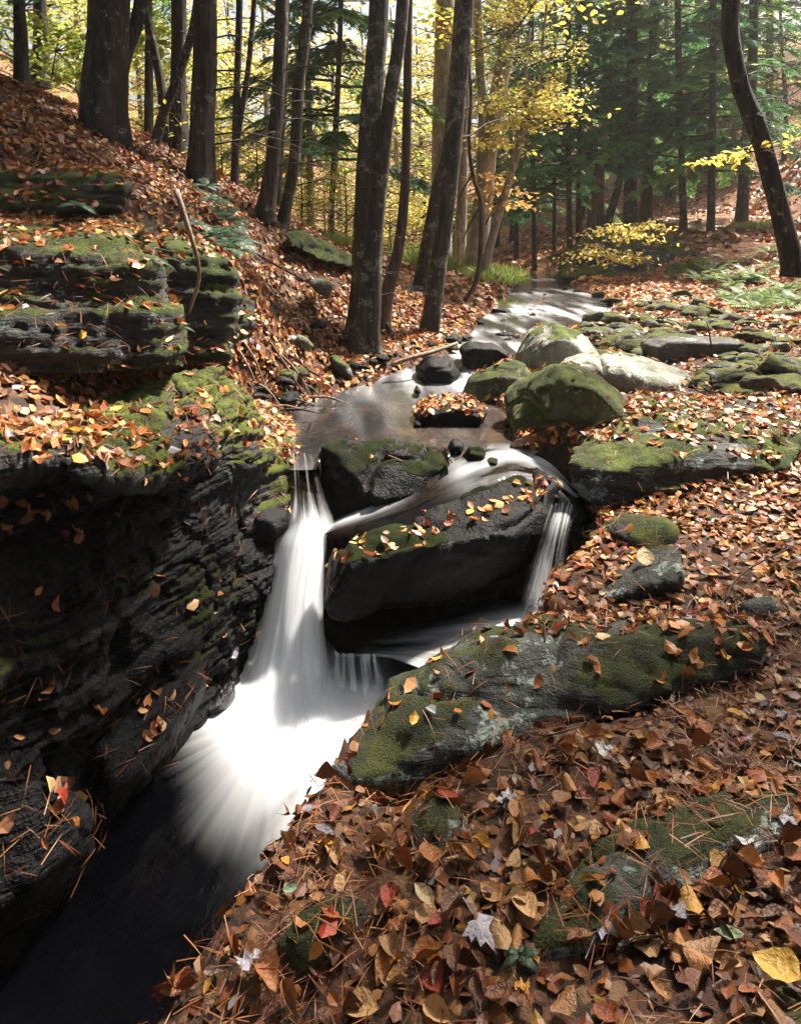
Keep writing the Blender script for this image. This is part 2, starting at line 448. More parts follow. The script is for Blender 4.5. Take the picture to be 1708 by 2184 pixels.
# upper stream: rows down the stream, columns across it
_ny, _nx = 330, 90
yy = np.concatenate([np.linspace(4.56, 9, 210), np.linspace(9.03, 18.8, 120)])
xl, xr, zw = stream_at(yy)
s = np.linspace(-0.16, 1.16, _nx)
X = xl[:, None] + (xr - xl)[:, None] * s[None]; Y = np.repeat(yy[:, None], _nx, 1); Z = np.repeat(zw[:, None], _nx, 1)
q = np.stack([X, Y, 0 * X], -1)
rap = (np.exp(-((Y - 6.75) / 0.30) ** 2) * 0.9 + np.exp(-((Y - 7.9) / 0.35) ** 2) * 0.75 + np.exp(-((Y - 10.6) / 0.8) ** 2) * 0.75
       + np.exp(-((Y - 13.5) / 0.5) ** 2) * 0.8 + np.exp(-((Y - 8.9) / 0.25) ** 2) * 0.5 + np.exp(-((Y - 16.5) / 0.5) ** 2) * 0.6)
Z = Z + 0.018 * fbm(q * [3, 3, 1], 3, 21) * (0.3 + rap) + 0.006 * fbm(q * [5, 2.2, 1], 3, 25)
# the lip of the left fall bends down at the near edge
pxq, pyq = proj(np.stack([X, Y, Z], -1))
lip = (pxq > 616) & (pxq < 676)
Z = Z - np.where(lip, 0.05 * sstep(4.75, 4.56, Y), 0)
Z = Z - np.where(pxq > 955, 0.10 * sstep(4.9, 4.56, Y), 0)
Z = Z - np.where((pxq > 684) & (pxq < 950), 0.35 * sstep(4.84, 4.72, Y), 0)
fl = fbm(np.stack([X * 7 + 0.8 * Y, Y * 1.4, 0 * X], -1), 4, 31)
fl2 = fbm(np.stack([X * 2.2, Y * 1.5, 0 * X], -1), 3, 35)
foam = np.clip(rap * (0.20 + 1.0 * fl), 0, 0.7) * (1 - 0.7 * ((Y < 7.3) & (pxq < 860))) + 0.016 + 0.008 * fl2 + 0.03 * sstep(-0.1, 0.5, fl)
foam = foam + 0.04 * sstep(5.6, 6.4, Y) * (1 - sstep(7.0, 7.6, Y)) * (0.7 + fl)
foam = foam + np.where(pxq > 1040, 0.4 * sstep(5.0, 4.7, Y) * (0.6 + fl), 0) + np.where(lip, 0.04 * sstep(4.75, 4.6, Y), 0)
clear = np.clip(0.35 + 0.55 * sstep(820, 960, pxq) * (Y < 5.9) + 0.08 * fl2, 0, 1)
up = link('upper_stream', fast_mesh('upper_stream', np.stack([X, Y, Z], -1).reshape(-1, 3), grid_faces(len(yy), _nx), True,
          {'foam': np.clip(foam, 0, 1).ravel(), 'clear': clear.ravel()}, mat=M_WATER))
structure(up, 'shallow brown stream with white silky rapids running down between the stones', 'stream')

def loft(ctrl, nr, nc):
    """rows of (px,py,Y) control points -> fine grid of points"""
    A = np.array([[P(*c) for c in r] for r in ctrl])
    return catmull(catmull(A, nr, 0), nc, 1)

# sheet of water sliding past the long boulder, to the left fall and to the right fall
SL = [[(670,1130,4.46),(760,1088,4.48),(860,1046,4.52),(950,996,4.66),(1010,966,4.78),(1090,958,4.84),(1170,988,4.78),(1240,1056,4.52)],
      [(680,1136,4.36),(770,1100,4.38),(865,1066,4.42),(960,1020,4.52),(1030,996,4.62),(1100,990,4.66),(1175,1016,4.6),(1232,1064,4.45)],
      [(688,1152,4.26),(775,1128,4.24),(870,1098,4.28),(970,1056,4.36),(1050,1030,4.46),(1110,1020,4.52),(1175,1040,4.48),(1224,1076,4.36)],
      [(692,1215,4.18),(775,1195,4.16),(880,1160,4.16),(990,1120,4.26),(1070,1085,4.36),(1120,1070,4.42),(1172,1085,4.40),(1215,1100,4.3)]]
G = loft(SL, 70, 200)
u = np.linspace(0, 1, 200)[None] + 0 * G[..., 0]; v = np.linspace(0, 1, 70)[:, None] + 0 * G[..., 0]
st = fbm(np.stack([u * 4, v * 6 + 2.0 * u, 0 * u], -1), 3, 41)
G[..., 2] += 0.008 * st + 0.004
fo = (0.10 + 0.6 * st) * sstep(0.36, 0.66, u) * (1 - sstep(0.5, 0.8, v)) + 0.28 * np.exp(-((u - 0.86) / 0.10) ** 2) * (1 - sstep(.6, .95, v)) * (0.8 + st)
fo = fo + sstep(0.34, 0.14, u) * np.exp(-((v - 0.26 - 0.10 * st) / 0.15) ** 2) * 0.42 * sstep(-0.02, 0.12, u)
fo = fo + 0.16 * np.exp(-((u - 0.47) / 0.05) ** 2) * (1 - v)
sld = link('sliding_water', fast_mesh('sliding_water', G.reshape(-1, 3), grid_faces(70, 200), True,
           {'foam': np.clip(fo, 0, 1).ravel(), 'clear': (0.25 + 0 * u).ravel()}, mat=M_WATER))
structure(sld, 'dark sheet of water sliding over the rocks between the two falls', 'water')

# plunge pool
nx, ny = 260, 330
X, Y = np.meshgrid(np.linspace(-2.3, 0.9, nx), np.linspace(0.6, 4.6, ny))
cxp, cyp = -0.56, 3.72
ang = np.arctan2(X - cxp, -(Y - cyp)); rr = np.hypot((X - cxp) * 1.15, (Y - cyp))
strk = 0.35 * fbm(np.stack([ang * 4, rr * 0.8, 0 * X], -1), 2, 51) + 0.35 * fbm(np.stack([ang * 26, rr * 1.6, 0 * X], -1), 3, 52)
soft = fbm(np.stack([X * 3, Y * 3, 0 * X], -1), 3, 55)
dx, dy = X - cxp, Y - cyp
rr2 = np.hypot(np.where(dx < 0, dx * (1.6 + 0.9 * sstep(-0.1, -0.7, dy)), dx * 1.05), np.where(dy < 0, dy, dy * 1.2))
foam = (1 - np.clip((rr2 - 0.26) / (0.76 + 0.22 * strk + 0.12 * soft), 0, 1)) ** 1.9
# streaks of foam drifting along the right bank
dr = fbm(np.stack([X * 12 - Y * 6, Y * 1.5 + X, 0 * X], -1), 4, 58)
foam = foam + np.clip(0.30 - np.abs(X - (-0.34 - 0.10 * (3.3 - Y))) * 1.2, 0, 1) * sstep(2.5, 3.2, Y) * (0.5 + dr)
foam = foam + np.exp(-((X + 0.12) / 0.33) ** 2 - ((Y - 3.62) / 0.26) ** 2) * (0.45 + 0.5 * dr)
Z = -2.27 + 0.006 * soft
pool = link('plunge_pool', fast_mesh('plunge_pool', np.stack([X, Y, Z], -1).reshape(-1, 3), grid_faces(ny, nx), True,
            {'foam': np.clip(foam, 0, 1).ravel(), 'clear': (0 * X).ravel()}, mat=M_WATER))
structure(pool, 'black plunge pool whitened by foam below the main fall', 'pool')

# lower basin fed by the right fall
BS = [[(660,1300,4.5),(800,1300,4.5),(950,1290,4.5),(1100,1270,4.5),(1250,1262,4.5)],
      [(690,1352,4.1),(810,1350,4.12),(950,1325,4.15),(1100,1300,4.22),(1250,1280,4.3)],
      [(715,1385,3.88),(820,1388,3.86),(950,1375,3.8),(1100,1345,3.85),(1250,1330,3.9)],
      [(720,1400,3.84),(825,1403,3.82),(960,1440,3.5),(1110,1420,3.5),(1250,1400,3.5)]]
G = loft(BS, 80, 160)
u = np.linspace(0, 1, 160)[None] + 0 * G[..., 0]; v = np.linspace(0, 1, 80)[:, None] + 0 * G[..., 0]
st = fbm(np.stack([u * 3.2, v * 11 - 4 * u, 0 * u], -1), 4, 61)
rf = np.hypot((G[..., 0] - 0.70) / 0.28, (G[..., 1] - 4.02) / 0.20)
fo = np.exp(-(rf / 1.1) ** 2) * 0.9 + (0.30 + 0.5 * st) * sstep(0.05, 0.5, u) * sstep(0.28, 0.55, v) + 0.25 * (1 - sstep(0.1, 0.3, u)) * sstep(0.75, .95, v) * (st + .6)
bas = link('lower_basin', fast_mesh('lower_basin', G.reshape(-1, 3), grid_faces(80, 160), True,
           {'foam': np.clip(fo, 0, 1).ravel(), 'clear': (0.05 + 0 * u).ravel()}, mat=M_WATER))
structure(bas, 'dark basin of drifting water under the long boulder', 'water')

def fall(name, ctrl, nr, nc, seed, dens, fr, layers, label, spread=0.035, edge=0.14, topfade=0.0, bottomfade=0.16):
    root = empty(name, P(*ctrl[-1][len(ctrl[-1]) // 2]))
    r0 = np.array(root.location)
    for k in range(layers):
        G = loft(ctrl, nr, nc)
        u = np.linspace(0, 1, nc)[None] + 0 * G[..., 0]; v = np.linspace(0, 1, nr)[:, None] + 0 * G[..., 0]
        bul = fbm(np.stack([u * 5, v * 1.2, 0 * u + k * 3.1], -1), 3, seed + k)
        G[..., 1] += -spread * (layers / 2 - k) + 0.05 * bul * v - 0.07 * np.sin(np.pi * u) * v
        st = fbm(np.stack([u * fr, v * 0.9, 0 * u + k * 7.7], -1), 4, seed + 10 + k)
        w = 0.10 * fbm(np.stack([v * 3, 0 * v + k, 0 * v], -1), 3, seed + 3)
        ed = sstep(0, edge, u + w) * sstep(0, edge, 1 - u + w)
        a = np.clip((dens(u, v) + 0.9 * st) * ed, 0, 1)
        if topfade: a = a * sstep(0, topfade, v)
        if bottomfade: a = a * (1 - sstep(1 - bottomfade, 1.0, v + 0.10 * st))
        link('water_sheet', fast_mesh(name + '_sheet', G.reshape(-1, 3) - r0, grid_faces(nr, nc), True, {'foam': a.ravel()}, mat=M_FALL), root)
    structure(root, label, 'waterfall')
    return root
MF = [[(618,968,4.68),(632,966,4.68),(648,966,4.68),(668,968,4.68)],
      [(620,990,4.60),(635,987,4.6),(652,988,4.6),(676,992,4.6)],
      [(620,1050,4.48),(640,1048,4.46),(660,1050,4.46),(692,1058,4.48)],
      [(612,1105,4.42),(640,1105,4.36),(670,1108,4.36),(712,1112,4.4)],
      [(582,1160,4.36),(625,1160,4.26),(668,1158,4.24),(706,1158,4.28)],
      [(566,1240,4.26),(612,1240,4.12),(655,1240,4.1),(692,1240,4.14)],
      [(545,1335,4.14),(600,1335,3.98),(648,1335,3.96),(690,1335,4.0)],
      [(512,1425,4.02),(590,1425,3.86),(650,1425,3.84),(702,1425,3.88)],
      [(478,1500,3.69),(580,1500,3.66),(655,1500,3.66),(722,1495,3.68)],
      [(452,1565,3.445),(565,1585,3.38),(660,1585,3.38),(748,1545,3.50)],
      [(440,1640,3.22),(550,1690,3.075),(655,1690,3.075),(752,1610,3.29)]]
fall('main_waterfall', MF, 120, 90, 70, lambda u, v: 0.15 + 0.95 * sstep(0.2, 0.36, v) - 0.12 * (v < .2) - 0.62 * sstep(0.62, 0.85, v), 11, 2, 'tall white waterfall pouring through the slot into the plunge pool', edge=0.24, bottomfade=0.3)
RF = [[(1168,1072,4.42),(1190,1066,4.42),(1212,1066,4.42),(1236,1072,4.42)],
      [(1164,1088,4.28),(1186,1085,4.26),(1206,1085,4.26),(1228,1090,4.28)],
      [(1154,1118,4.14),(1176,1115,4.12),(1198,1115,4.12),(1216,1120,4.14)],
      [(1138,1170,4.08),(1160,1170,4.05),(1185,1170,4.05),(1208,1170,4.08)],
      [(1116,1235,4.06),(1146,1235,4.02),(1176,1235,4.02),(1204,1235,4.05)],
      [(1090,1312,4.05),(1128,1316,4.0),(1166,1316,4.0),(1206,1312,4.03)]]
fall('small_waterfall', RF, 90, 70, 90, lambda u, v: 0.20 + 0.10 * v - 0.3 * np.abs(u - 0.45), 14, 2, 'thin fanned waterfall dropping off the right end of the long boulder', 0.03, 0.42, 0.12)
LF = [[(700,1384,3.9),(760,1388,3.88),(830,1392,3.86)],[(702,1398,3.82),(760,1402,3.80),(834,1406,3.78)],[(700,1440,3.78),(764,1440,3.75),(840,1436,3.75)],[(700,1470,3.76),(766,1472,3.72),(846,1462,3.74)]]
fall('little_cascade', LF, 30, 70, 110, lambda u, v: 0.12, 22, 1, 'low curtain of trickles spilling from the basin into the plunge pool', 0.02, 0.25)
# ------------------------------------------------------------------ rocks
def remesh(verts, faces, voxel, smooth_it):
    me = bpy.data.meshes.new('tmp'); me.from_pydata([tuple(v) for v in verts], [], faces); me.update()
    ob = bpy.data.objects.new('tmp', me); COL.objects.link(ob)
    md = ob.modifiers.new('r', 'REMESH'); md.mode = 'VOXEL'; md.voxel_size = voxel
    dg = bpy.context.evaluated_depsgraph_get()
    ev = ob.evaluated_get(dg); m2 = ev.to_mesh()
    V = np.empty(len(m2.vertices) * 3); m2.vertices.foreach_get('co', V); V = V.reshape(-1, 3)
    lt = np.empty(len(m2.polygons), np.int32); m2.polygons.foreach_get('loop_total', lt)
    li = np.empty(len(m2.loops), np.int32); m2.loops.foreach_get('vertex_index', li)
    st = np.concatenate(([0], np.cumsum(lt)[:-1]))
    Q = li[st[lt == 4][:, None] + np.arange(4)]; T = li[st[lt == 3][:, None] + np.arange(3)]
    E = np.empty(len(m2.edges) * 2, np.int32); m2.edges.foreach_get('vertices', E); E = E.reshape(-1, 2)
    ev.to_mesh_clear(); bpy.data.objects.remove(ob); bpy.data.meshes.remove(me)
    deg = np.bincount(E.ravel(), minlength=len(V))[:, None]
    for _ in range(smooth_it):
        S = np.zeros_like(V); np.add.at(S, E[:, 0], V[E[:, 1]]); np.add.at(S, E[:, 1], V[E[:, 0]])
        V = V * 0.4 + 0.6 * S / np.maximum(deg, 1)
    F = [f for f in (Q, T) if len(f)]
    return V, F

def hull_faces(pts):
    bm = bmesh.new()
    for p in pts: bm.verts.new(tuple(p))
    r = bmesh.ops.convex_hull(bm, input=bm.verts)
    dele = [g for g in r['geom_interior'] if isinstance(g, bmesh.types.BMVert)]
    if dele: bmesh.ops.delete(bm, geom=list(set(dele)), context='VERTS')
    bm.verts.index_update(); bm.normal_update()
    V = [tuple(v.co) for v in bm.verts]; F = [[v.index for v in f.verts] for f in bm.faces]
    bm.free(); return V, F

def rough_up(V, F, seed, amp=0.03, freq=2.5, strata=0.0, sfreq=16.0, axis=(0.05, 0.12, 1), fine=0.006):
    N = normals_of(V, F)
    d = amp * fbm(V * freq, 4, seed) + fine * fbm(V * 18, 3, seed + 5)
    if strata > 0:
        a = np.array(axis); a = a / np.linalg.norm(a)
        s = (V @ a) * sfreq + 1.1 * fbm(V * [1.6, 1.6, 2.5], 3, seed + 9)
        k = np.floor(s); fr = s - k
        h = _h(k.astype(np.int64) + 1000, 0 * k.astype(np.int64), 0 * k.astype(np.int64), seed)
        h2 = _h(k.astype(np.int64) + 1001, 0 * k.astype(np.int64), 0 * k.astype(np.int64), seed)
        hh = h + (h2 - h) * sstep(0.75, 1.0, fr)
        patch = 0.5 + 0.5 * sstep(-0.3, 0.3, fbm(V * 1.9, 2, seed + 14))
        side = 1 - np.abs(N @ a)
        d = d + strata * (hh - 0.5) * patch * (0.25 + 0.75 * side) - 0.35 * strata * np.exp(-((fr - 0.9) / 0.09) ** 2) * side
    # a few flat facets / cracks
    c = np.abs(vnoise(V * freq * 0.9 + 5, seed + 20)); d = d - 0.55 * amp * np.exp(-(c / 0.035) ** 2)
    return V + N * d[:, None]

def moss_on(V, F, mat, size=1.0):
    """moss cover per vertex (thick on upward faces, in patches) and the raised cushions it makes"""
    N = normals_of(V, F); amt, ms = MOSS[mat.name]
    if amt <= 0: return V, np.zeros(len(V))
    q = 0.42 * N[:, 2] + 0.5 + 0.5 * fbm(V * ms, 5, 600)
    mf = sstep(0.93 - 0.55 * amt, 1.12 - 0.55 * amt, q)
    return V + N * (mf * size * (0.010 + 0.016 * np.maximum(fbm(V * 13 / size, 3, 601), -0.3)))[:, None], mf
SURF = {}                                     # rock surfaces kept for scattering leaves
def chop(V, n, seed, lo=0.72, hi=0.93):
    """break flat faces off a lump"""
    r = np.random.default_rng(seed); c = V.mean(0)
    for _ in range(n):
        d = unit_(r.normal(size=3) * [1, 1, 0.8]); t = (V - c) @ d; lim = r.uniform(lo, hi) * t.max()
        V = V - np.maximum(t - lim, 0)[:, None] * 0.92 * d
    return V
def unit_(a): return a / np.linalg.norm(a)
def solid(name, hulls, mat, label, cat='boulder', voxel=0.03, smooth=3, seed=1, keep=None, grow=0.0, cut=0, **kw):
    Vs, Fs = [], []
    for h in hulls:
        v, f = hull_faces(h); o = len(Vs); Vs += v; Fs += [[i + o for i in q] for q in f]
    V, F = remesh(Vs, Fs, voxel, smooth)
    if grow: V = V + normals_of(V, F) * grow
    if cut: V = chop(V, cut, seed + 77)
    V = rough_up(V, F, seed, **kw)
    V, mf = moss_on(V, F, mat, max(1.0, voxel / 0.025))
    c = V.mean(0); c[2] = V[:, 2].min()
    o = link(name, fast_mesh(name, V - c, F, True, {'moss': mf}, mat=mat), loc=tuple(c))
    tag(o, label, cat)
    if keep: SURF[keep] = (V, F)
    return o

def blob(outline, Y, depth, front=0.62, back=0.75, mid=0.4, drop=0.0):
    """outline traced in the picture -> points of a solid with its own depth"""
    o = np.array(outline, float); c = o.mean(0); pts = []
    for (sc, yy, dy) in ((front, Y, drop), (1.0, Y + depth * mid, 0), (back, Y + depth, 0)):
        for p in o:
            q = c + (p - c) * sc
            w = P(q[0], q[1], Y + depth * mid); w[1] = yy; w[2] += dy
            pts.append(w)
    return pts

def hump(outline, h, sink=0.12, seed=0):
    """outline traced on the ground -> points of a low rock standing there"""
    o = np.array(outline, float); c = o.mean(0); pts = []
    r = np.random.default_rng(seed)
    for sc, dz in ((1.0, -sink), (0.93, 0.35 * h), (0.6, h)):
        for p in o:
            q = c + (p - c) * sc
            ys_ = np.linspace(1.2, 8, 500); g = ground_z((q[0] - CX) / FPX * ys_, ys_, False)
            hit = np.nonzero((HY - q[1]) / FPX * ys_ < g)[0]; Yq = ys_[hit[0]] if len(hit) else 3.0
            w = np.array(((q[0] - CX) / FPX * Yq, Yq, 0.0)); w[2] = g[hit[0]] + dz * r.uniform(0.8, 1.2)
            pts.append(w)
    return pts
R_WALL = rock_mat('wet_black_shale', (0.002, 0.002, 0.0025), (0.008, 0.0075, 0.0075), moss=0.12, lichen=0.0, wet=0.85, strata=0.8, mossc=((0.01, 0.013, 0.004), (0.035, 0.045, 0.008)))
R_GLINT = rock_mat('streaming_wet_shale', (0.002, 0.002, 0.0025), (0.008, 0.0075, 0.0075), moss=0.0, lichen=0.0, wet=1.0, strata=0.8, gloss=0.2)
R_WET = rock_mat('wet_dark_boulder', (0.0025, 0.0022, 0.0025), (0.010, 0.009, 0.0088), moss=0.14, lichen=0.0, wet=0.75, mossc=((0.008, 0.012, 0.003), (0.03, 0.042, 0.008)))
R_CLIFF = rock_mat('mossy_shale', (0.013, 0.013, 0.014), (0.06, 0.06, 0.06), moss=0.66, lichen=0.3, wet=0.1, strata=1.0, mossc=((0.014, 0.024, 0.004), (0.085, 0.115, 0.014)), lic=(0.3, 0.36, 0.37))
R_SHELF = rock_mat('mossy_shelf', (0.012, 0.012, 0.012), (0.05, 0.048, 0.042), moss=0.62, lichen=0.1, wet=0.3, strata=0.7, mossc=((0.025, 0.035, 0.006), (0.14, 0.17, 0.022)))
R_PALE = rock_mat('pale_lichen_boulder', (0.12, 0.12, 0.10), (0.36, 0.36, 0.29), moss=0.08, lichen=0.5, mossc=((0.05, 0.07, 0.012), (0.16, 0.19, 0.035)), lic=(0.5, 0.53, 0.42), mscale=1.6)
R_GREEN = rock_mat('moss_green_boulder', (0.05, 0.06, 0.03), (0.20, 0.22, 0.12), moss=0.56, lichen=0.4, mossc=((0.02, 0.032, 0.005), (0.10, 0.125, 0.018)))
R_LEDGE = rock_mat('lichen_ledge', (0.018, 0.02, 0.017), (0.085, 0.09, 0.075), moss=0.34, lichen=0.62, strata=0.7, mossc=((0.015, 0.022, 0.005), (0.07, 0.08, 0.015)), lic=(0.27, 0.32, 0.28))
R_BANK = rock_mat('mossy_bank_ledge', (0.012, 0.012, 0.011), (0.06, 0.06, 0.055), moss=0.5, lichen=0.45, strata=0.7, mossc=((0.018, 0.03, 0.004), (0.12, 0.15, 0.016)), lic=(0.22, 0.27, 0.25))
R_STONE = rock_mat('streamside_stone', (0.03, 0.03, 0.027), (0.14, 0.13, 0.105), moss=0.47, lichen=0.35, mossc=((0.03, 0.042, 0.006), (0.14, 0.15, 0.02)), mscale=3.5, strata=0.3)
R_STONE2 = rock_mat('bare_streamside_stone', (0.035, 0.035, 0.037), (0.17, 0.16, 0.14), moss=0.2, lichen=0.3, mossc=((0.03, 0.045, 0.006), (0.13, 0.15, 0.022)), mscale=3.5, strata=0.3)

# gorge wall with the leafy shelf on top of it
LW = [  # columns along the gorge, each from the back of the shelf down into the water
 [(-140,870,3.3),(-140,940,2.9),(-140,1000,2.62),(-130,1050,2.75),(-130,1150,2.75),(-140,1300,2.6),(-150,1500,2.5),(-160,1750,2.42),(-160,1990,2.38),(-160,2250,2.34)],
 [(60,850,3.7),(60,920,3.2),(60,990,2.9),(60,1040,3.08),(60,1150,3.06),(60,1300,2.88),(60,1500,2.74),(60,1700,2.66),(60,1900,2.6),(60,2130,2.56)],
 [(200,832,3.85),(200,900,3.4),(200,1010,2.95),(200,1058,3.2),(205,1180,3.18),(205,1300,3.06),(200,1480,2.96),(190,1650,2.9),(180,1790,2.85),(180,1990,2.84)],
 [(330,800,4.1),(330,880,3.65),(330,1016,3.2),(335,1060,3.45),(340,1170,3.45),(345,1290,3.34),(345,1450,3.28),(320,1590,3.22),(312,1665,3.18),(312,1850,3.16)],
 [(420,780,4.4),(425,860,3.95),(425,975,3.5),(430,1030,3.72),(440,1130,3.76),(455,1260,3.72),(458,1390,3.68),(445,1470,3.66),(432,1522,3.64),(432,1680,3.62)],
 [(470,790,4.7),(492,870,4.35),(488,965,3.95),(500,1020,4.08),(525,1120,4.16),(545,1210,4.12),(545,1310,4.06),(525,1385,4.04),(512,1425,4.03),(512,1560,4.02)],
 [(520,830,5.1),(560,900,4.8),(580,985,4.5),(588,1030,4.5),(592,1110,4.46),(588,1190,4.4),(578,1260,4.32),(566,1330,4.26),(556,1400,4.22),(556,1540,4.2)]]
A = np.array([[P(*c) for c in r] for r in LW])
G = catmull(catmull(A, 260, 0), 300, 1)
V = G.reshape(-1, 3); F = grid_faces(260, 300)
V0 = rough_up(V, F, 301, amp=0.09, freq=2.6, strata=0.075, sfreq=10, axis=(-0.28, 0.10, 1), fine=0.02)
V0 = rough_up(V0, F, 302, amp=0.03, freq=7, strata=0.03, sfreq=27, axis=(-0.34, 0.16, 1), fine=0.0)
# close the solid behind the shelf
back = G.copy(); rim = np.concatenate([G[0, :], G[1:, -1], G[-1, -2::-1], G[-2:0:-1, 0]])
V1, mfs = moss_on(V0, F, R_SHELF); V2, mfw = moss_on(V0, F, R_WALL)
top = ((np.arange(len(V0)) % 300) < 80)
V0 = np.where(top[:, None], V1, V2)
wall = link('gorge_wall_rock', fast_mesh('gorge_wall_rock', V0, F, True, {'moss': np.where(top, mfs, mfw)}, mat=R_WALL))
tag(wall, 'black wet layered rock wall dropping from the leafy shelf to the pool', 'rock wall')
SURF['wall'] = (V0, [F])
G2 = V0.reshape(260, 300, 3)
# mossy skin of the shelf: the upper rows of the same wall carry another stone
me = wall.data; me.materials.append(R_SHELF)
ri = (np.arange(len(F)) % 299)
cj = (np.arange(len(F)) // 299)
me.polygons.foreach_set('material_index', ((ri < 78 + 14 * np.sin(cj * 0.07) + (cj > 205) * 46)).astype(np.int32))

solid('mossy_cliff', [[P(*c) for c in ((-90,800,3.55),(385,782,3.9),(352,660,3.92),(338,575,4.0),(250,512,4.2),(-90,515,3.75),(-90,440,4.8),(300,470,5.0),(392,780,4.7),(352,600,4.8),(-90,820,4.8))],
      [P(*c) for c in ((-90,805,3.45),(300,800,3.72),(370,785,3.8),(360,690,3.9),(300,660,3.85),(-90,680,3.5),(-90,700,4.5),(340,720,4.6))]],
      R_CLIFF, 'low cliff of dark shale layers with thick moss on its brow', 'cliff', 0.024, 2, 311, keep='cliff', amp=0.05, strata=0.11, sfreq=15, axis=(0.02, 0.1, 1), fine=0.012)
solid('shale_block', [[P(*c) for c in ((345,770,4.62),(482,768,4.72),(500,650,4.82),(496,560,4.9),(440,520,5.0),(345,520,4.7),(345,500,6),(500,530,6.2),(505,770,6),(345,780,6))],
      [P(*c) for c in ((440,735,4.7),(540,720,5.3),(545,640,5.5),(500,625,5.2),(500,720,6))]],
      R_CLIFF, 'tall cracked block of grey shale behind the mossy cliff', 'rock', 0.024, 2, 321, keep='block', amp=0.04, strata=0.09, sfreq=16, fine=0.012)
solid('upper_ledge', [[P(*c) for c in ((-90,462,4.5),(262,452,4.75),(274,405,4.8),(235,372,5.0),(-90,368,4.7),(-90,345,6.2),(265,365,6.2),(265,460,6),(-90,480,6))]],
      R_CLIFF, 'short mossy ledge jutting from the leafy slope above the cliff', 'rock ledge', 0.022, 2, 331, keep='upper', amp=0.05, strata=0.08, sfreq=14)
solid('leaf_slab', [[P(*c) for c in ((490,868,5.3),(560,862,5.5),(640,905,5.3),(634,945,4.86),(628,985,4.64),(560,1010,4.42),(492,985,4.22),(470,930,4.6),(612,1090,4.46),(595,1160,4.42),(520,1150,4.2),(540,1000,5.4),(600,1000,5.4))]],
      R_SHELF, 'rounded mossy slab strewn with leaves at the lip of the main fall', 'rock', 0.022, 2, 341, keep='slab', grow=0.015, amp=0.04, strata=0.05, sfreq=14, axis=(-0.2, 0.1, 1))
solid('wet_rock', [blob([(505,1100),(560,1068),(612,1100),(618,1130),(590,1148),(520,1160)], 4.25, 0.3)], R_WET, 'black wet knob with a few leaves beside the main fall', 'rock', 0.02, 2, 345, keep='knob', amp=0.04, strata=0.04, sfreq=20)
solid('dam_rock', [[P(*c) for c in ((662,985,4.62),(680,962,4.72),(760,938,4.76),(815,932,4.8),(880,945,4.78),(945,968,4.74),(962,995,4.65),(925,1040,4.5),(860,1062,4.42),(760,1085,4.38),(690,1100,4.4),(668,1050,4.5),(700,1120,4.5),(940,1040,4.8),(800,1000,5.0),(680,1010,4.9),(900,1000,5.0))]],
      R_WET, 'wide dark boulder damming the upper pool, leaves and needles on its crown', 'boulder', 0.02, 3, 351, keep='dam', grow=0.02, cut=8, amp=0.06, freq=3, fine=0.012)
solid('long_boulder', [[P(*c) for c in ((1150,1014,4.58),(1192,1040,4.46),(1100,1026,4.52),(1000,1072,4.35),(870,1124,4.17),(760,1160,4.02),(700,1200,3.9),
       (1195,1090,4.62),(900,1160,4.5),(750,1210,4.3),(1196,1090,4.32),(1145,1128,4.16),(1010,1165,3.93),(850,1215,3.78),(760,1240,3.72),(684,1250,3.84),
       (1070,1200,4.32),(1000,1245,4.15),(850,1285,3.97),(735,1310,3.85),(692,1290,3.87),(900,1280,4.4),(1180,1180,4.6))]],
      R_WET, 'long black boulder slanting across the gorge with a line of leaves along its back', 'boulder', 0.018, 2, 361, keep='long', grow=0.03, cut=7, amp=0.06, freq=1.9, fine=0.012, strata=0.02, sfreq=12, axis=(0.35, 0.3, 1))
solid('spout_rock', [blob([(1198,1095),(1215,1062),(1240,1062),(1256,1100),(1246,1150),(1210,1160)], 4.2, 0.4)], R_WET, 'small black rock wetted by spray beside the right fall', 'rock', 0.018, 2, 365, amp=0.03, strata=0.04, sfreq=22)
solid('lichen_ledge', [[P(*c) for c in ((845,1452,2.96),(940,1396,3.1),(1050,1354,3.22),(1150,1328,3.28),(1350,1308,3.2),(1560,1318,3.05),(838,1475,2.86),(940,1424,2.86),(1100,1378,2.84),(1300,1372,2.80),(1500,1366,2.78),(1640,1340,2.85),
       (800,1540,2.74),(742,1605,2.66),(724,1692,2.44),(850,1690,2.48),(1000,1605,2.56),(1200,1525,2.64),(1450,1440,2.72),(1640,1400,2.75),(760,1800,2.9),(900,1560,3.3),(1150,1480,3.5),(1600,1450,3.3))]],
      R_LEDGE, 'long grey-green ledge spotted with pale lichen on the near bank', 'rock ledge', 0.016, 1, 371, keep='lichen', grow=0.012, amp=0.045, freq=2.3, strata=0.05, sfreq=13, axis=(0.25, 0.2, 1), fine=0.012)
solid('mossy_bank_ledge', [[P(*c) for c in ((1213,958,4.48),(1260,905,4.75),(1340,862,5.0),(1440,842,5.3),(1700,840,5.4),(1720,930,4.6),(1520,925,4.55),(1210,990,4.32),(1270,1004,4.24),(1350,1000,4.2),(1450,975,4.25),(1600,975,4.35),
       (1225,1055,4.3),(1260,1078,4.2),(1330,1090,4.16),(1460,1060,4.2),(1680,1010,4.3),(1250,1090,5.2),(1700,1000,5.3))]],
      R_BANK, 'broad bank ledge with bright moss rim and leaves on top', 'rock ledge', 0.022, 3, 381, keep='bankledge', amp=0.05, freq=2.4, strata=0.06, sfreq=15, axis=(0.1, 0.15, 1), fine=0.012)
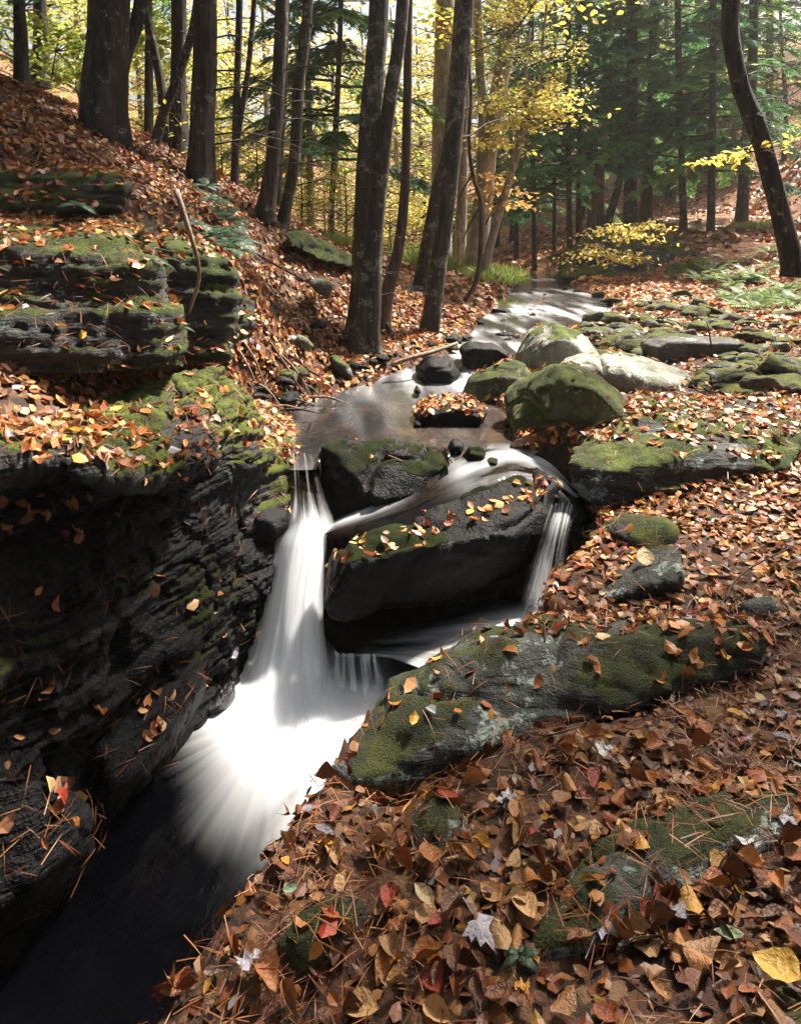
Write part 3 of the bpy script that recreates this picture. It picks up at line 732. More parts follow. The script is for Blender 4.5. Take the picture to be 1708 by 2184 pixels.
solid('hollow_rock', [[P(*c) for c in ((1252,1180,3.98),(1262,1120,4.05),(1330,1096,4.0),(1398,1098,3.9),(1440,1130,3.72),(1392,1165,3.66),(1320,1150,3.72),(1270,1210,3.9),(1400,1230,3.6),(1270,1250,4.1),(1450,1200,4.2))]],
      R_BANK, 'dark rounded rock with a mossy edge over a hollow on the bank', 'rock', 0.02, 3, 391, keep='hollow', grow=0.02, cut=6, amp=0.04, fine=0.01)
solid('bank_slab', [[P(*c) for c in ((1150,1290,3.62),(1200,1235,3.72),(1262,1190,3.78),(1380,1160,3.72),(1480,1175,3.4),(1440,1240,3.2),(1300,1280,3.25),(1180,1310,3.5),(1160,1400,3.7),(1480,1300,3.6),(1300,1330,3.9))]],
      R_LEDGE, 'sloping bare slab between the lichen ledge and the hollow rock', 'rock', 0.02, 3, 395, keep='bankslab', grow=0.02, cut=6, amp=0.035, strata=0.03, sfreq=20)
solid('near_bank_rock', [hump([(850,1800),(880,1740),(940,1715),(1000,1740),(1000,1790),(930,1840),(870,1840)], 0.05)], R_LEDGE, 'small grey rock showing through the leaves near the pool edge', 'rock', 0.012, 3, 396, keep='nb1', amp=0.015)
solid('near_bank_rock', [hump([(1120,2060),(1190,1920),(1260,1830),(1400,1730),(1640,1650),(1760,1690),(1700,1800),(1450,1880),(1350,1960),(1250,2060)], 0.05)], R_LEDGE, 'low mossy hump of rock crossing the near bank', 'rock', 0.014, 4, 397, keep='nb2', amp=0.03)
solid('near_bank_rock', [hump([(560,2090),(640,1980),(740,1930),(800,1950),(760,2010),(660,2110)], 0.05)], R_LEDGE, 'dark flat rock under pine needles at the bottom of the near bank', 'rock', 0.012, 3, 398, keep='nb3', amp=0.015)
solid('bank_stone', [hump([(1545,1312),(1600,1290),(1660,1295),(1670,1320),(1600,1335)], 0.05)], R_LEDGE, 'small grey stone half buried in leaves behind the lichen ledge', 'stone', 0.012, 2, 399, amp=0.012)

# the pile of boulders in the middle distance
solid('pale_boulder', [blob([(1105,800),(1118,760),(1148,722),(1188,704),(1228,716),(1272,760),(1278,800),(1240,830),(1160,850),(1110,850)], 6.45, 0.95, 0.7, 0.8)], R_PALE, 'tallest pale boulder bleached by lichen beside the stream', 'boulder', 0.022, 1, 401, keep='pale', grow=0.045, cut=9, amp=0.08, freq=2.2, fine=0.012)
solid('mossy_boulder', [blob([(998,850),(1006,815),(1040,792),(1100,778),(1130,800),(1135,860),(1090,892),(1020,885)], 6.05, 0.7)], R_GREEN, 'low mossy boulder at the foot of the tallest pale boulder', 'boulder', 0.02, 1, 405, keep='mossb', grow=0.05, cut=7, amp=0.06, fine=0.01)
solid('pale_boulder', [blob([(1190,800),(1220,775),(1260,768),(1280,785),(1275,815),(1210,820)], 6.0, 0.4)], R_PALE, 'smallest pale boulder wedged between the bigger boulders', 'boulder', 0.018, 1, 409, grow=0.03, amp=0.04)
solid('pale_boulder', [[P(*c) for c in ((1270,785,6.1),(1300,767,6.3),(1365,770,6.4),(1440,795,6.35),(1490,828,6.2),(1270,800,5.95),(1288,838,5.98),(1370,872,5.98),(1450,862,6.0),(1485,850,6.05),(1330,800,5.92),(1430,828,5.98),(1280,850,6.3),(1480,850,6.5),(1330,880,6.0))]], R_PALE, 'long pale grey boulder lying with its shaded side forward', 'boulder', 0.02, 1, 411, keep='paleslab', grow=0.05, cut=6, amp=0.05, freq=2.2, fine=0.01)
solid('green_boulder', [blob([(1086,860),(1120,830),(1190,798),(1240,803),(1300,845),(1338,885),(1310,935),(1240,985),(1215,1000),(1150,985),(1100,935)], 4.8, 0.8, 0.7, 0.8)], R_GREEN, 'big rounded boulder all green with moss above the right channel', 'boulder', 0.02, 1, 421, keep='green', grow=0.05, cut=9, amp=0.06, freq=2.2, fine=0.01)
solid('leafy_rock', [blob([(878,882),(905,864),(960,858),(1020,862),(1042,880),(1030,900),(960,910),(895,900)], 5.35, 0.5, 0.8, 0.8)], R_WET, 'flat rock in the upper pool with a cap of fallen leaves', 'rock', 0.016, 2, 431, keep='leafy', amp=0.02)
solid('block_rock', [blob([(978,742),(1000,732),(1060,736),(1085,752),(1078,785),(990,785)], 7.05, 0.45, 0.85, 0.85)], R_WET, 'square black block standing in the white rapids', 'rock', 0.018, 1, 435, amp=0.015)
solid('rapid_rock', [blob([(885,785),(910,765),(960,768),(985,800),(960,815),(890,815)], 6.6, 0.5)], R_WET, 'dark rock split by a trickle below the fallen branch', 'rock', 0.02, 2, 437, amp=0.03)
solid('stream_slab', [blob([(1375,735),(1400,722),(1575,724),(1585,740),(1575,765),(1380,770)], 6.75, 0.5, 0.9, 0.9)], R_STONE2, 'longest straight-edged slab on the stony bar', 'slab', 0.02, 1, 439, amp=0.025)
for i, (ol, Yq, lab) in enumerate([
    ([(950,962),(965,938),(985,940),(990,965),(965,978)], 4.78, 'pointed wet stone leaning in the outlet of the upper pool'),
    ([(975,985),(1000,955),(1035,962),(1040,985),(1000,1000)], 4.68, 'biggest wet stone of the cluster in the outlet of the upper pool'),
    ([(1030,990),(1045,978),(1065,985),(1055,998)], 4.62, 'small wet stone at the edge of the sliding water'),
    ([(1128,1012),(1148,1000),(1172,1012),(1165,1024),(1135,1024)], 4.5, 'dark triangular stone on the back of the long boulder'),
    ([(880,838),(888,822),(898,832),(896,842)], 6.2, 'upright dark stone alone in the white water'),
    ([(650,918),(656,908),(668,910),(670,918)], 5.25, 'tiny dark stone near the left shore of the upper pool'),
    ([(672,886),(690,876),(705,886),(690,892)], 5.7, 'black stone off the left shore of the upper pool'),
    ([(880,905),(888,898),(900,902),(896,908)], 5.3, 'wet stone in front of the leaf-capped rock'),
    ([(1070,905),(1085,893),(1098,905),(1090,918)], 5.2, 'wet stone at the foot of the green boulder')]):
    solid('wet_stone', [blob(ol, Yq, 0.16)], R_WET, lab, 'stone', 0.012, 1, 450 + i, amp=0.015)
solid('glinting_rock', [[P(*c) for c in ((408,1512,3.66),(432,1496,3.68),(498,1450,3.78),(500,1475,3.72),(470,1505,3.62),(430,1525,3.6),(430,1560,3.7),(500,1540,3.8),(480,1470,3.95))]], R_GLINT, 'shiny wet slab catching the light beside the foam', 'rock', 0.014, 1, 470, amp=0.015)
solid('wall_foot_rock', [[P(*c) for c in ((210,1590,2.95),(330,1480,3.15),(420,1400,3.45),(440,1440,3.4),(380,1530,3.2),(330,1640,3.05),(230,1660,2.86),(210,1760,2.9),(420,1560,3.6))]], R_WALL, 'leaf-dotted black hump at the foot of the gorge wall', 'rock', 0.016, 3, 471, keep='foot', amp=0.03, strata=0.04, sfreq=18, axis=(-0.4, 0.1, 1))
solid('wall_foot_rock', [[P(*c) for c in ((-40,1650,2.4),(60,1640,2.45),(150,1700,2.55),(195,1720,2.6),(180,1770,2.5),(60,1890,2.32),(-40,1960,2.25),(60,2000,2.5),(200,1850,2.75))]], R_WALL, 'black wet rock with red leaves at the left border of the pool', 'rock', 0.016, 2, 472, keep='foot2', amp=0.03, strata=0.03, sfreq=18)

# outcrop on the far side and small outcrops on the left slope
solid('far_outcrop', [[P(*c) for c in ((1195,600,15.2),(1200,530,15.6),(1230,508,16),(1330,505,16.5),(1440,515,16.2),(1500,545,15.8),(1490,600,15.2),(1195,620,18),(1480,600,18),(1300,500,18))],
      [P(*c) for c in ((1400,605,14.6),(1420,560,15),(1500,545,15),(1540,560,14.6),(1530,605,14.2),(1450,600,16))]], R_BANK, 'dark layered rock outcrop at the bend of the stream', 'rock outcrop', 0.07, 2, 481, keep='outcrop', amp=0.18, freq=0.9, strata=0.28, sfreq=3.2, fine=0.04)
solid('slope_outcrop', [[P(*c) for c in ((600,495,7.7),(640,490,8.0),(720,530,8.6),(765,555,8.9),(760,575,8.6),(690,560,8.0),(620,525,7.6),(700,560,9.5),(640,520,9.0))]], R_CLIFF, 'long dark rock step on the leafy slope below the leaning trunks', 'rock', 0.03, 2, 485, amp=0.04, strata=0.07, sfreq=13)
solid('slope_stone', [blob([(655,605),(665,592),(690,594),(712,612),(705,635),(680,630)], 7.1, 0.35)], R_STONE2, 'grey lichened stone on the leafy slope', 'stone', 0.018, 2, 486, amp=0.02)
solid('slope_stone', [blob([(660,690),(680,682),(700,690),(695,702),(665,702)], 6.7, 0.2)], R_WET, 'low dark stone in the leaves below the grey lichened stone', 'stone', 0.016, 2, 487, amp=0.02)
solid('slope_stone', [blob([(700,765),(712,758),(745,785),(755,805),(742,808),(712,785)], 6.5, 0.16)], R_STONE2, 'thin tilted slab beside the roots of the twin-stemmed tree', 'stone', 0.014, 1, 488, amp=0.012)
solid('slope_stone', [blob([(585,862),(620,848),(645,858),(610,880)], 5.8, 0.25)], R_STONE, 'mossy stone at the left shore under the bank', 'stone', 0.016, 2, 489, amp=0.02)

# ------------------------------------------------------------------ loose stones: a few shapes shared by many stones
PROTO = []
for k in range(9):
    h = []
    r = np.random.default_rng(900 + k)
    fl = (0.24, 0.16, 0.3, 0.2, 0.36, 0.14, 0.26, 0.18, 0.3)[k]
    for i in range(14):
        a = r.uniform(0, 2 * np.pi); z = r.choice([-1, 1]) * r.uniform(0.55, 1)
        rr = r.uniform(0.75, 1.05) * (1 - 0.25 * (z > 0))
        h.append((0.5 * rr * np.cos(a), 0.36 * rr * np.sin(a), 0.5 * fl * z + 0.1 * fl * r.normal()))
    v, f = hull_faces(h); V, F = remesh(v, f, 0.042, 0); V = chop(V, 5, 950 + k)
    V = rough_up(V, F, 910 + k, amp=0.05, freq=3.2, strata=0.06, sfreq=12, fine=0.014)
    V[:, 2] -= V[:, 2].min()
    PROTO.append([fast_mesh('stone_shape', V, F, True, {'moss': moss_on(V * 0.5, F, mt)[1]}, mat=mt) for mt in (R_STONE, R_STONE2, R_WET)])
STONES = []
def stone(px, py, w, kind, label, Y=None, sy=1.0, sz=1.0, group=None, k=None, tilt=0.12, sink=0.25):
    if Y is None:                                   # where the line of sight meets the ground
        ys_ = np.linspace(4.4, 30, 600); xs_ = (px - CX) / FPX * ys_; zs_ = (HY - py) / FPX * ys_
        g = ground_z(xs_, ys_, False); hit = np.nonzero(zs_ < g)[0]
        Y = ys_[hit[0]] if len(hit) else 12.0
    x = (px - CX) / FPX * Y; L = w / FPX * Y
    k = random.randrange(9) if k is None else k
    o = link('stone', PROTO[k][kind], loc=(x, Y, 0))
    o.scale = (L, L * sy * random.uniform(0.8, 1.2), L * sz)
    o.rotation_euler = (random.uniform(-tilt, tilt), random.uniform(-tilt, tilt), random.uniform(-0.5, 0.5) + random.choice((0, math.pi)))
    zw = stream_at(np.array(Y)); base = gz(x, Y)
    h = L * sz * 0.3
    o.location.z = base - sink * h if kind != 2 or base > float(zw[2]) else max(base, float(zw[2]) - 0.55 * h)
    tag(o, label, 'stone', group); STONES.append((x, Y, L, o))
    return o
SPEC = [(1115,700,72,0,1.0,1.5,'domed mossy stone with leaves in the middle of the far rapids'),(1092,652,60,0,1.0,1.0,'yellow-mossed stone at the left shore below the grass clump'),
 (1162,655,50,0,1.0,.9,'flat mossy stone at the head of the rapids'),(1068,690,60,2,1.0,.9,'dark flat stone on the left shore by the tree roots'),(1268,735,60,0,1,1.1,'mossy stone touching water right of the tallest pale boulder'),
 (1222,668,40,2,1,1.1,'black stone splitting the white rapids'),(1252,692,42,2,1,.9,'black stone at the right shore of the rapids'),(1098,705,26,1,1,1.5,'small round pale stone in front of the domed mossy stone'),
 (1280,640,62,0,1,.9,'broad mossy stone at the upper end of the bar'),(1330,655,70,0,1,.9,'mossy stone beside the broad stone at the upper end of the bar'),(1232,632,44,0,1,1.5,'upright mossy stone by the water at the bend'),
 (1400,640,60,1,1,1.3,'grey stone below the far outcrop'),(1490,660,60,1,1,1.4,'pale angular stone near the ferns'),(1310,690,90,0,1,.8,'wide mossy slab along the water on the bar'),(1385,700,60,1,1,1.2,'tilted bare grey slab on the bar'),
 (1475,705,70,0,1,1.2,'thick mossy stone in the middle of the bar'),(1560,690,100,1,1,.8,'long bare slab at the back of the bar'),(1600,730,110,0,1,1.,'dark mossy slab near the right edge of the bar'),(1420,800,80,0,1,.9,'mossy stone just behind the long pale boulder'),
 (1545,800,120,1,1,.6,'thin dark slab under the crooked branch'),(1620,815,130,0,1,.6,'flat mossy slab in front of the crooked branch'),(1640,780,90,0,1,.8,'mossy stone beside the end of the crooked branch'),(1350,800,60,0,1,.7,'mossy stone peeping over the long pale boulder'),
 (1500,835,90,0,1,.6,'flat mossy stone at the back of the bank ledge'),(1080,742,50,2,1,.8,'leaf-covered black stone right of the square block'),(985,720,60,2,1,.7,'dark stone on the shore behind the square block'),(1150,722,50,2,1,.7,'black stone behind the tallest pale boulder')]
for (px, py, w, kd, sy, sz, lab) in SPEC: stone(px, py, w, kd, lab, sy=sy, sz=sz)
ANCH = ['domed mossy stone in the rapids', 'yellow-mossed shore stone', 'flat rapids-head stone', 'dark flat shore stone', 'waterside mossy stone', 'black stone splitting the rapids', 'black stone at the right shore', 'small round pale stone', 'broad upper-bar stone',
        'mossy upper-bar stone', 'upright mossy stone at the bend', 'grey stone below the far outcrop', 'pale angular stone near the ferns', 'wide mossy slab along the water', 'tilted bare grey slab', 'thick mossy stone mid bar', 'long bare slab at the back', 'dark right-edge slab', 'stone behind the long pale boulder',
        'slab under the crooked branch', 'slab before the crooked branch', 'stone at the crooked branch end', 'stone over the long pale boulder', 'flat bank-ledge stone', 'leaf-covered black stone', 'shore stone behind the square block', 'black stone behind the pale boulder']
ANCHORS = [(x, y, a) for (x, y, L, o), a in zip(STONES, ANCH)]
USED = {}
def which(x, y, L, look, kind):
    """a label that names the stone by its look and by the stone it lies beside"""
    ax, ay, an = min(ANCHORS, key=lambda q: (q[0] - x) ** 2 + (q[1] - y) ** 2)
    rel = ('left of' if x < ax else 'right of') if abs(x - ax) > abs(y - ay) else ('behind' if y > ay else 'in front of')
    size = 'tiny' if L < 0.17 else 'small' if L < 0.26 else 'middling' if L < 0.38 else 'large'
    lab = '%s %s %s %s the %s' % (size, look, kind, rel, an); n = USED.get(lab, 0); USED[lab] = n + 1
    return lab if n == 0 else '%s %s %s, %s %s the %s' % (size, look, kind, ('second', 'third', 'fourth', 'fifth', 'sixth', 'seventh', 'eighth', 'ninth', 'tenth', 'eleventh', 'twelfth', 'next', 'next')[min(n - 1, 12)], rel, an)
def loose(px, py, w, kd, look, group, **kw):
    o = stone(px, py, w, kd, 'x', group=group, **kw); x, y, L, _ = STONES[-1]; o['label'] = which(x, y, L, look, 'stone'); return o
n = 0
while n < 190:
    px = random.uniform(1240, 1700); py = random.uniform(632, 838)
    if px < 1290 and py > 740: continue
    if 1270 < px < 1500 and py > 765: continue
    if px > 1480 and py < 660: continue
    Yq = 1.06 * FPX / (py - HY)
    w = random.uniform(0.2, 0.52) * FPX / Yq * (1.2 if Yq > 9 else 1.0)
    kd = 0 if random.random() < 0.62 else 1
    loose(px, py, w, kd, 'moss-topped' if kd == 0 else 'bare grey', 'stones of the stony bar', sz=random.uniform(0.6, 1.0)); n += 1
for i in range(44):
    t = random.random(); py = 625 + 240 * t ** 1.3
    Yq = 1.15 * FPX / (py - HY); xl_, xr_, _ = stream_at(np.array(Yq))
    px = CX + float(xl_) / Yq * FPX + random.uniform(-70, 8)
    kd = 0 if random.random() < 0.4 else 2
    loose(px, py, random.uniform(0.1, 0.3) * FPX / Yq, kd, 'mossy shore' if kd == 0 else 'dark wet shore', 'stones along the left shore')
for i in range(22):
    Yq = random.uniform(8.2, 14); xl_, xr_, z_ = stream_at(np.array(Yq))
    x = random.uniform(float(xl_), float(xr_)); px = CX + x / Yq * FPX
    loose(px, HY - float(z_) / Yq * FPX, random.uniform(0.1, 0.24) * FPX / Yq, 2, 'black midstream', 'stones in the far rapids', Y=Yq, sz=1.2)
# ------------------------------------------------------------------ trees
B_HEM = bark_mat('hemlock_bark', (0.009, 0.007, 0.006), (0.075, 0.056, 0.046), 1.5, 0.12)
B_HEM2 = bark_mat('reddish_bark', (0.03, 0.016, 0.012), (0.11, 0.065, 0.048), 1.1)
B_GREY = bark_mat('mottled_grey_bark', (0.014, 0.011, 0.009), (0.06, 0.048, 0.038), 0.8, 0.36, 1.2, (0.24, 0.25, 0.2))
B_PALE = bark_mat('flare_pale_bark', (0.16, 0.13, 0.105), (0.36, 0.31, 0.26), 0.5, 0.3, 1.0, (0.45, 0.43, 0.38))  # flare brightness of the middle trunks is put into this bark colour
B_TWIG = bark_mat('twig_bark', (0.02, 0.014, 0.011), (0.07, 0.05, 0.04), 0.5)
B_STICK = bark_mat('dead_wood', (0.12, 0.075, 0.05), (0.32, 0.22, 0.16), 0.6, 0.0, 1.5)
M_NEEDLE = leaf_mat('hemlock_needles', 0.42, 0.5)
M_LEAF = leaf_mat('canopy_leaves', 0.6, 0.5)

def tube(path, rad, sides=10, step=0.08, bark=0.0, seed=0, flare=0.0, cap=True):
    """tapering tube along a bent path; bark = ridge depth, flare = root flare"""
    path = np.asarray(path, float); rad = np.asarray(rad, float)
    L = np.linalg.norm(np.diff(path, axis=0), axis=1).sum()
    n = int(np.clip(L / step, 4, 90))
    C = catmull(path, n) if len(path) > 2 else path[0] + (path[1] - path[0]) * np.linspace(0, 1, n)[:, None]
    R = np.interp(np.linspace(0, len(rad) - 1, n), np.arange(len(rad)), rad)
    T = np.gradient(C, axis=0); T /= np.linalg.norm(T, axis=1, keepdims=True)
    ref = np.array((1.0, 0, 0)) if abs(T[0, 0]) < 0.8 else np.array((0, 1.0, 0))
    U = ref - T * (T @ ref)[:, None]; U /= np.linalg.norm(U, axis=1, keepdims=True); W = np.cross(T, U)
    a = np.linspace(0, 2 * np.pi, sides, endpoint=False)
    RR = np.repeat(R[:, None], sides, 1)
    if flare:
        hgt = np.linalg.norm(C - C[0], axis=1)[:, None]
        lob = 0.55 + 0.45 * np.cos(a * 4 + seed)[None] + 0.25 * np.cos(a * 7 + 2 * seed)[None]
        RR = RR * (1 + flare * np.exp(-hgt / (3.2 * R[0])) * lob)
    V = C[:, None] + RR[..., None] * (np.cos(a)[None, :, None] * U[:, None] + np.sin(a)[None, :, None] * W[:, None])
    if bark:
        q = np.stack([np.cos(a)[None] * 4 + 0 * RR, np.sin(a)[None] * 4 + 0 * RR, np.linspace(0, L, n)[:, None] * 1.3 + 0 * RR], -1)
        d = bark * R[:, None] * (fbm(q, 3, seed) + 0.35 * fbm(q * [1, 1, .4] * 0.6, 2, seed + 3))
        V = V + ((V - C[:, None]) / RR[..., None]) * d[..., None]
    V = V.reshape(-1, 3); F = [grid_faces(n, sides, True)]
    if cap:
        V = np.vstack([V, C[:1], C[-1:]]); k = n * sides; i = np.arange(sides); j = (i + 1) % sides
        F.append(np.stack([j, i, np.full(sides, k)], 1)); o = (n - 1) * sides
        F.append(np.stack([o + i, o + j, np.full(sides, k + 1)], 1))
    return V, F

def join(parts):
    Vs, Q, T, o = [], [], [], 0
    for V, F in parts:
        for f in F: (Q if f.shape[1] == 4 else T).append(f + o)
        Vs.append(V); o += len(V)
    return np.vstack(Vs), [np.vstack(x) for x in (Q, T) if x]

def stamp(proto, faces, pos, X, Y, Z, scale):
    """many copies of a small shape: frames (n,3) per copy"""
    n, m = len(pos), len(proto)
    V = (proto[None, :, 0, None] * X[:, None] + proto[None, :, 1, None] * Y[:, None] + proto[None, :, 2, None] * Z[:, None]) * np.reshape(scale, (-1, 1, 1)) + pos[:, None]
    return V.reshape(-1, 3), [(f[None] + (np.arange(n) * m)[:, None, None]).reshape(-1, f.shape[1]) for f in faces]

def unit(a): return a / np.maximum(np.linalg.norm(a, axis=-1, keepdims=True), 1e-9)

def frond_proto(seed, n=11):
    """flat hemlock spray, one unit long: a twig with short side twigs of needles"""
    r = np.random.default_rng(seed); V, F = [], []
    def rhomb(b, d, L, w):
        nrm = np.array((-d[1], d[0], 0)); o = len(V)
        zz = r.uniform(-0.03, 0.03)
        V.extend([b, b + d * L * 0.45 + nrm * w + (0, 0, zz), b + d * L + (0, 0, -0.05 * L), b + d * L * 0.45 - nrm * w + (0, 0, -zz)])
        F.append((o, o + 1, o + 2, o + 3))
    for i in range(n):
        t = 0.08 + 0.86 * i / (n - 1); b = np.array((t, 0, -0.10 * t * t))
        for sgn in (-1, 1):
            L = (0.46 * (1 - t) ** 0.75 + 0.07) * r.uniform(0.75, 1.15); a = sgn * r.uniform(0.75, 1.1)
            d = np.array((math.cos(a), math.sin(a), r.uniform(-0.15, 0.02)))
            rhomb(b, d, L, 0.028)
            if L > 0.25:
                for s2 in (-1, 1):
                    a2 = a + s2 * 0.6; rhomb(b + d * L * 0.4, np.array((math.cos(a2), math.sin(a2), -0.1)), L * 0.45, 0.024)
    rhomb(np.array((0, 0, 0.0)), np.array((1, 0, -0.1)), 1.0, 0.012)
    return np.array(V), [np.array(F)]
FR = [frond_proto(k) for k in range(3)]

def hemlock_crown(seed, h0, h1, rmax, nb, dens=1.0, sector=None):
    """branches from height h0 to h1 about the axis; needles (V,F,col) and twigs"""
    r = np.random.default_rng(seed); tw = []; pos = []; X = []; Zs = []; sc = []; col = []
    for b in range(nb):
        t = (b + r.uniform()) / nb; z = h0 + (h1 - h0) * t
        a = r.uniform(0, 2 * np.pi) if sector is None else r.uniform(*sector)
        L = rmax * (1 - 0.72 * t) * r.uniform(0.65, 1.1)
        dr = np.array((math.cos(a), math.sin(a), 0)); up = r.uniform(0.0, 0.25); sag = r.uniform(0.25, 0.5)
        k = np.linspace(0, 1, 7)
        side = np.array((-dr[1], dr[0], 0)) * r.uniform(-0.12, 0.12)
        pts = np.array((0, 0, z)) + dr * (k * L)[:, None] + side * (k ** 2 * L)[:, None] + np.array((0, 0, 1)) * ((up * k - sag * k ** 2) * L)[:, None]
        tw.append(tube(pts, [0.012 + 0.008 * L, 0.003], 4, 0.35, cap=False))
        nf = int((7 + 6 * L) * dens); shade = r.uniform(0.6, 1.25); hue = r.uniform()
        for i in range(nf):
            kk = r.uniform(0.18, 1.0) ** 0.8; j = kk * 6; i0 = min(int(j), 5)
            p = pts[i0] + (pts[i0 + 1] - pts[i0]) * (j - i0); tan = unit(pts[i0 + 1] - pts[i0])
            sg = r.choice((-1, 1)); s_ = np.array((-dr[1], dr[0], 0)) * sg
            d = unit(tan * r.uniform(0.4, 1.1) + s_ * r.uniform(0.35, 1.0) + np.array((0, 0, r.uniform(-0.45, 0.05))))
            pos.append(p); X.append(d); Zs.append(unit(np.array((r.normal() * 0.22, r.normal() * 0.22, 1.0))))
            sc.append(r.uniform(0.28, 0.6) * (0.7 + 0.35 * (1 - kk)))
            col.append(np.array((0.017 + 0.028 * hue, 0.062 + 0.020 * hue, 0.030 - 0.014 * hue)) * shade * r.uniform(0.75, 1.3) * 3.3)
    pos, X, Zs, sc, col = map(np.array, (pos, X, Zs, sc, col))
    Yv = unit(np.cross(Zs, X)); Zv = np.cross(X, Yv); Vs, Fs, Cs, o = [], [], [], 0
    for k in range(3):
        i = np.arange(k, len(pos), 3)
        V, F = stamp(FR[k][0], FR[k][1], pos[i], X[i], Yv[i], Zv[i], sc[i])
        Vs.append(V); Fs.append(F[0] + o); o += len(V); Cs.append(np.repeat(col[i], len(FR[k][0]), 0))
    return np.vstack(Vs), np.vstack(Fs), np.vstack(Cs), join(tw)

LEAFQ = np.array([(0, 0, 0), (0.35, 0.30, 0.06), (0.7, 0.24, 0.05), (1, 0, -0.05), (0.7, -0.24, 0.05), (0.35, -0.30, 0.06)])
LEAFQF = [np.array([(0, 3, 2, 1), (0, 5, 4, 3)])]
YEL = np.array([(0.56, 0.44, 0.07), (0.64, 0.52, 0.12), (0.50, 0.46, 0.08), (0.60, 0.48, 0.14), (0.40, 0.44, 0.09), (0.68, 0.56, 0.20)])
GRN = np.array([(0.12, 0.20, 0.03), (0.18, 0.26, 0.035), (0.26, 0.30, 0.04), (0.09, 0.16, 0.03)])
def leafy_crown(seed, h0, h1, rmax, nb, per, size, pal, flat=0.12, sag=0.0):
    """layered sprays of leaves on spreading branches"""
    r = np.random.default_rng(seed); tw, pos, col = [], [], []
    for b in range(nb):
        t = (b + r.uniform()) / nb; z = h0 + (h1 - h0) * t; a = r.uniform(0, 2 * np.pi)
        L = rmax * (1 - 0.45 * abs(t - 0.35)) * r.uniform(0.5, 1.1); up = r.uniform(-0.05, 0.45) - sag
        dr = np.array((math.cos(a), math.sin(a), up)); k = np.linspace(0, 1, 5)
        wob = r.normal(size=(5, 3)) * 0.06 * L * k[:, None]
        pts = np.array((0, 0, z)) + dr * (k * L)[:, None] + wob
        tw.append(tube(pts, [0.008 + 0.009 * L, 0.003], 4, 0.3, cap=False))
        c0 = pal[r.integers(len(pal))] * r.uniform(0.75, 1.2)
        kk = r.uniform(0.2, 1.05, per) ** 0.7
        base = np.array((0, 0, z)) + dr * (kk * L)[:, None]
        side = np.array((-dr[1], dr[0], 0)) * (r.normal(size=per) * 0.28 * L * (0.35 + 0.5 * (1 - np.abs(kk - .6))))[:, None]
        pos.append(base + side + np.stack([r.normal(size=per) * 0.07, r.normal(size=per) * 0.07, r.normal(size=per) * flat], 1))
        col.append(c0 * r.uniform(0.65, 1.3, (per, 1)) * r.uniform(0.93, 1.07, (per, 3)))
    pos, col = np.vstack(pos), np.vstack(col); n = len(pos)
    X = unit(np.stack([r.normal(size=n), r.normal(size=n), r.normal(size=n) * 0.35 - 0.25], 1))
    Z = unit(np.stack([r.normal(size=n) * 0.45, r.normal(size=n) * 0.45, np.ones(n)], 1))
    Y = unit(np.cross(Z, X)); Z = np.cross(X, Y)
    V, F = stamp(LEAFQ, LEAFQF, pos, X, Y, Z, size * r.uniform(0.7, 1.25, n))
    return V, F[0], np.repeat(np.clip(col, 0, 0.75), len(LEAFQ), 0), join(tw)

def crown_mesh(name, c, mat):
    V, F, C, tw = c
    return fast_mesh(name, V, F, False, {'col': C}, mat=mat), fast_mesh(name + '_twigs', tw[0], tw[1], True, mat=B_TWIG)

def tree(name, label, path, wpx, bark, group=None, flare=0.5, extra=(), crown=None, crown_z=0.0, crown_scale=1.0, crown_rot=0.0, top=None, ridge=0.10, sides=14, cat='tree', twigs=None, sink=0.12):
    """path: (px, py, Y) from the base up; wpx: trunk width in picture units at those points"""
    pts = [P(*p) for p in path]; rad = [w / 2 / FPX * p[2] for w, p in zip(wpx, path)]
    root = empty(name, pts[0]); o = pts[0]
    pts = [p - o for p in pts]
    d = unit(pts[1] - pts[0]); pts.insert(0, -sink * np.array((0, 0, 1.0)) - 0.0 * d); rad.insert(0, rad[0])
    if top:                                    # the stem goes on above the picture
        d = unit(pts[-1] - pts[-2]); d = unit(d + np.array((0, 0, 0.6)))
        pts.append(pts[-1] + d * top * 0.5); rad.append(rad[-1] * 0.75)
        pts.append(pts[-2 + 1] + d * top * 0.5); rad.append(rad[-1] * 0.4)
    sd = int(abs(o[0]) * 97 + o[1] * 31) % 1000
    parts = [tube(pts, rad, sides, 0.07, ridge, sd, flare)]
    for (ep, ew) in extra:
        parts.append(tube([P(*p) - o for p in ep], [w / 2 / FPX * p[2] for w, p in zip(ew, ep)], 9, 0.07, ridge, sd + 5))
    V, F = join(parts)
    link('trunk', fast_mesh(name + '_trunk', V, F, True, mat=bark), root)
    if crown:
        base_top = pts[-1] if top else pts[-1]
        for nm, me in (('crown', crown[0]), ('branches', crown[1])):
            c = link(nm, me, root); c['kind'] = 'stuff'; c.scale = (crown_scale,) * 3; c.rotation_euler = (0, 0, crown_rot)
            # the crown follows the lean of the stem
            zz = crown_z; f = np.interp(zz, [p[2] for p in pts], [p[0] for p in pts]); g = np.interp(zz, [p[2] for p in pts], [p[1] for p in pts])
            c.location = (f, g, crown_z)
    if twigs:
        tw = []
        for (ep, w0) in twigs:
            tw.append(tube([P(*p) - o for p in ep], [w0 / 2 / FPX * ep[0][2], w0 / 2 / FPX * ep[0][2] * 0.25], 5, 0.08))
        V, F = join(tw); link('bare_branches', fast_mesh(name + '_bare_branches', V, F, True, mat=B_TWIG), root)['kind'] = 'stuff'
    tag(root, label, cat, group)
    return root

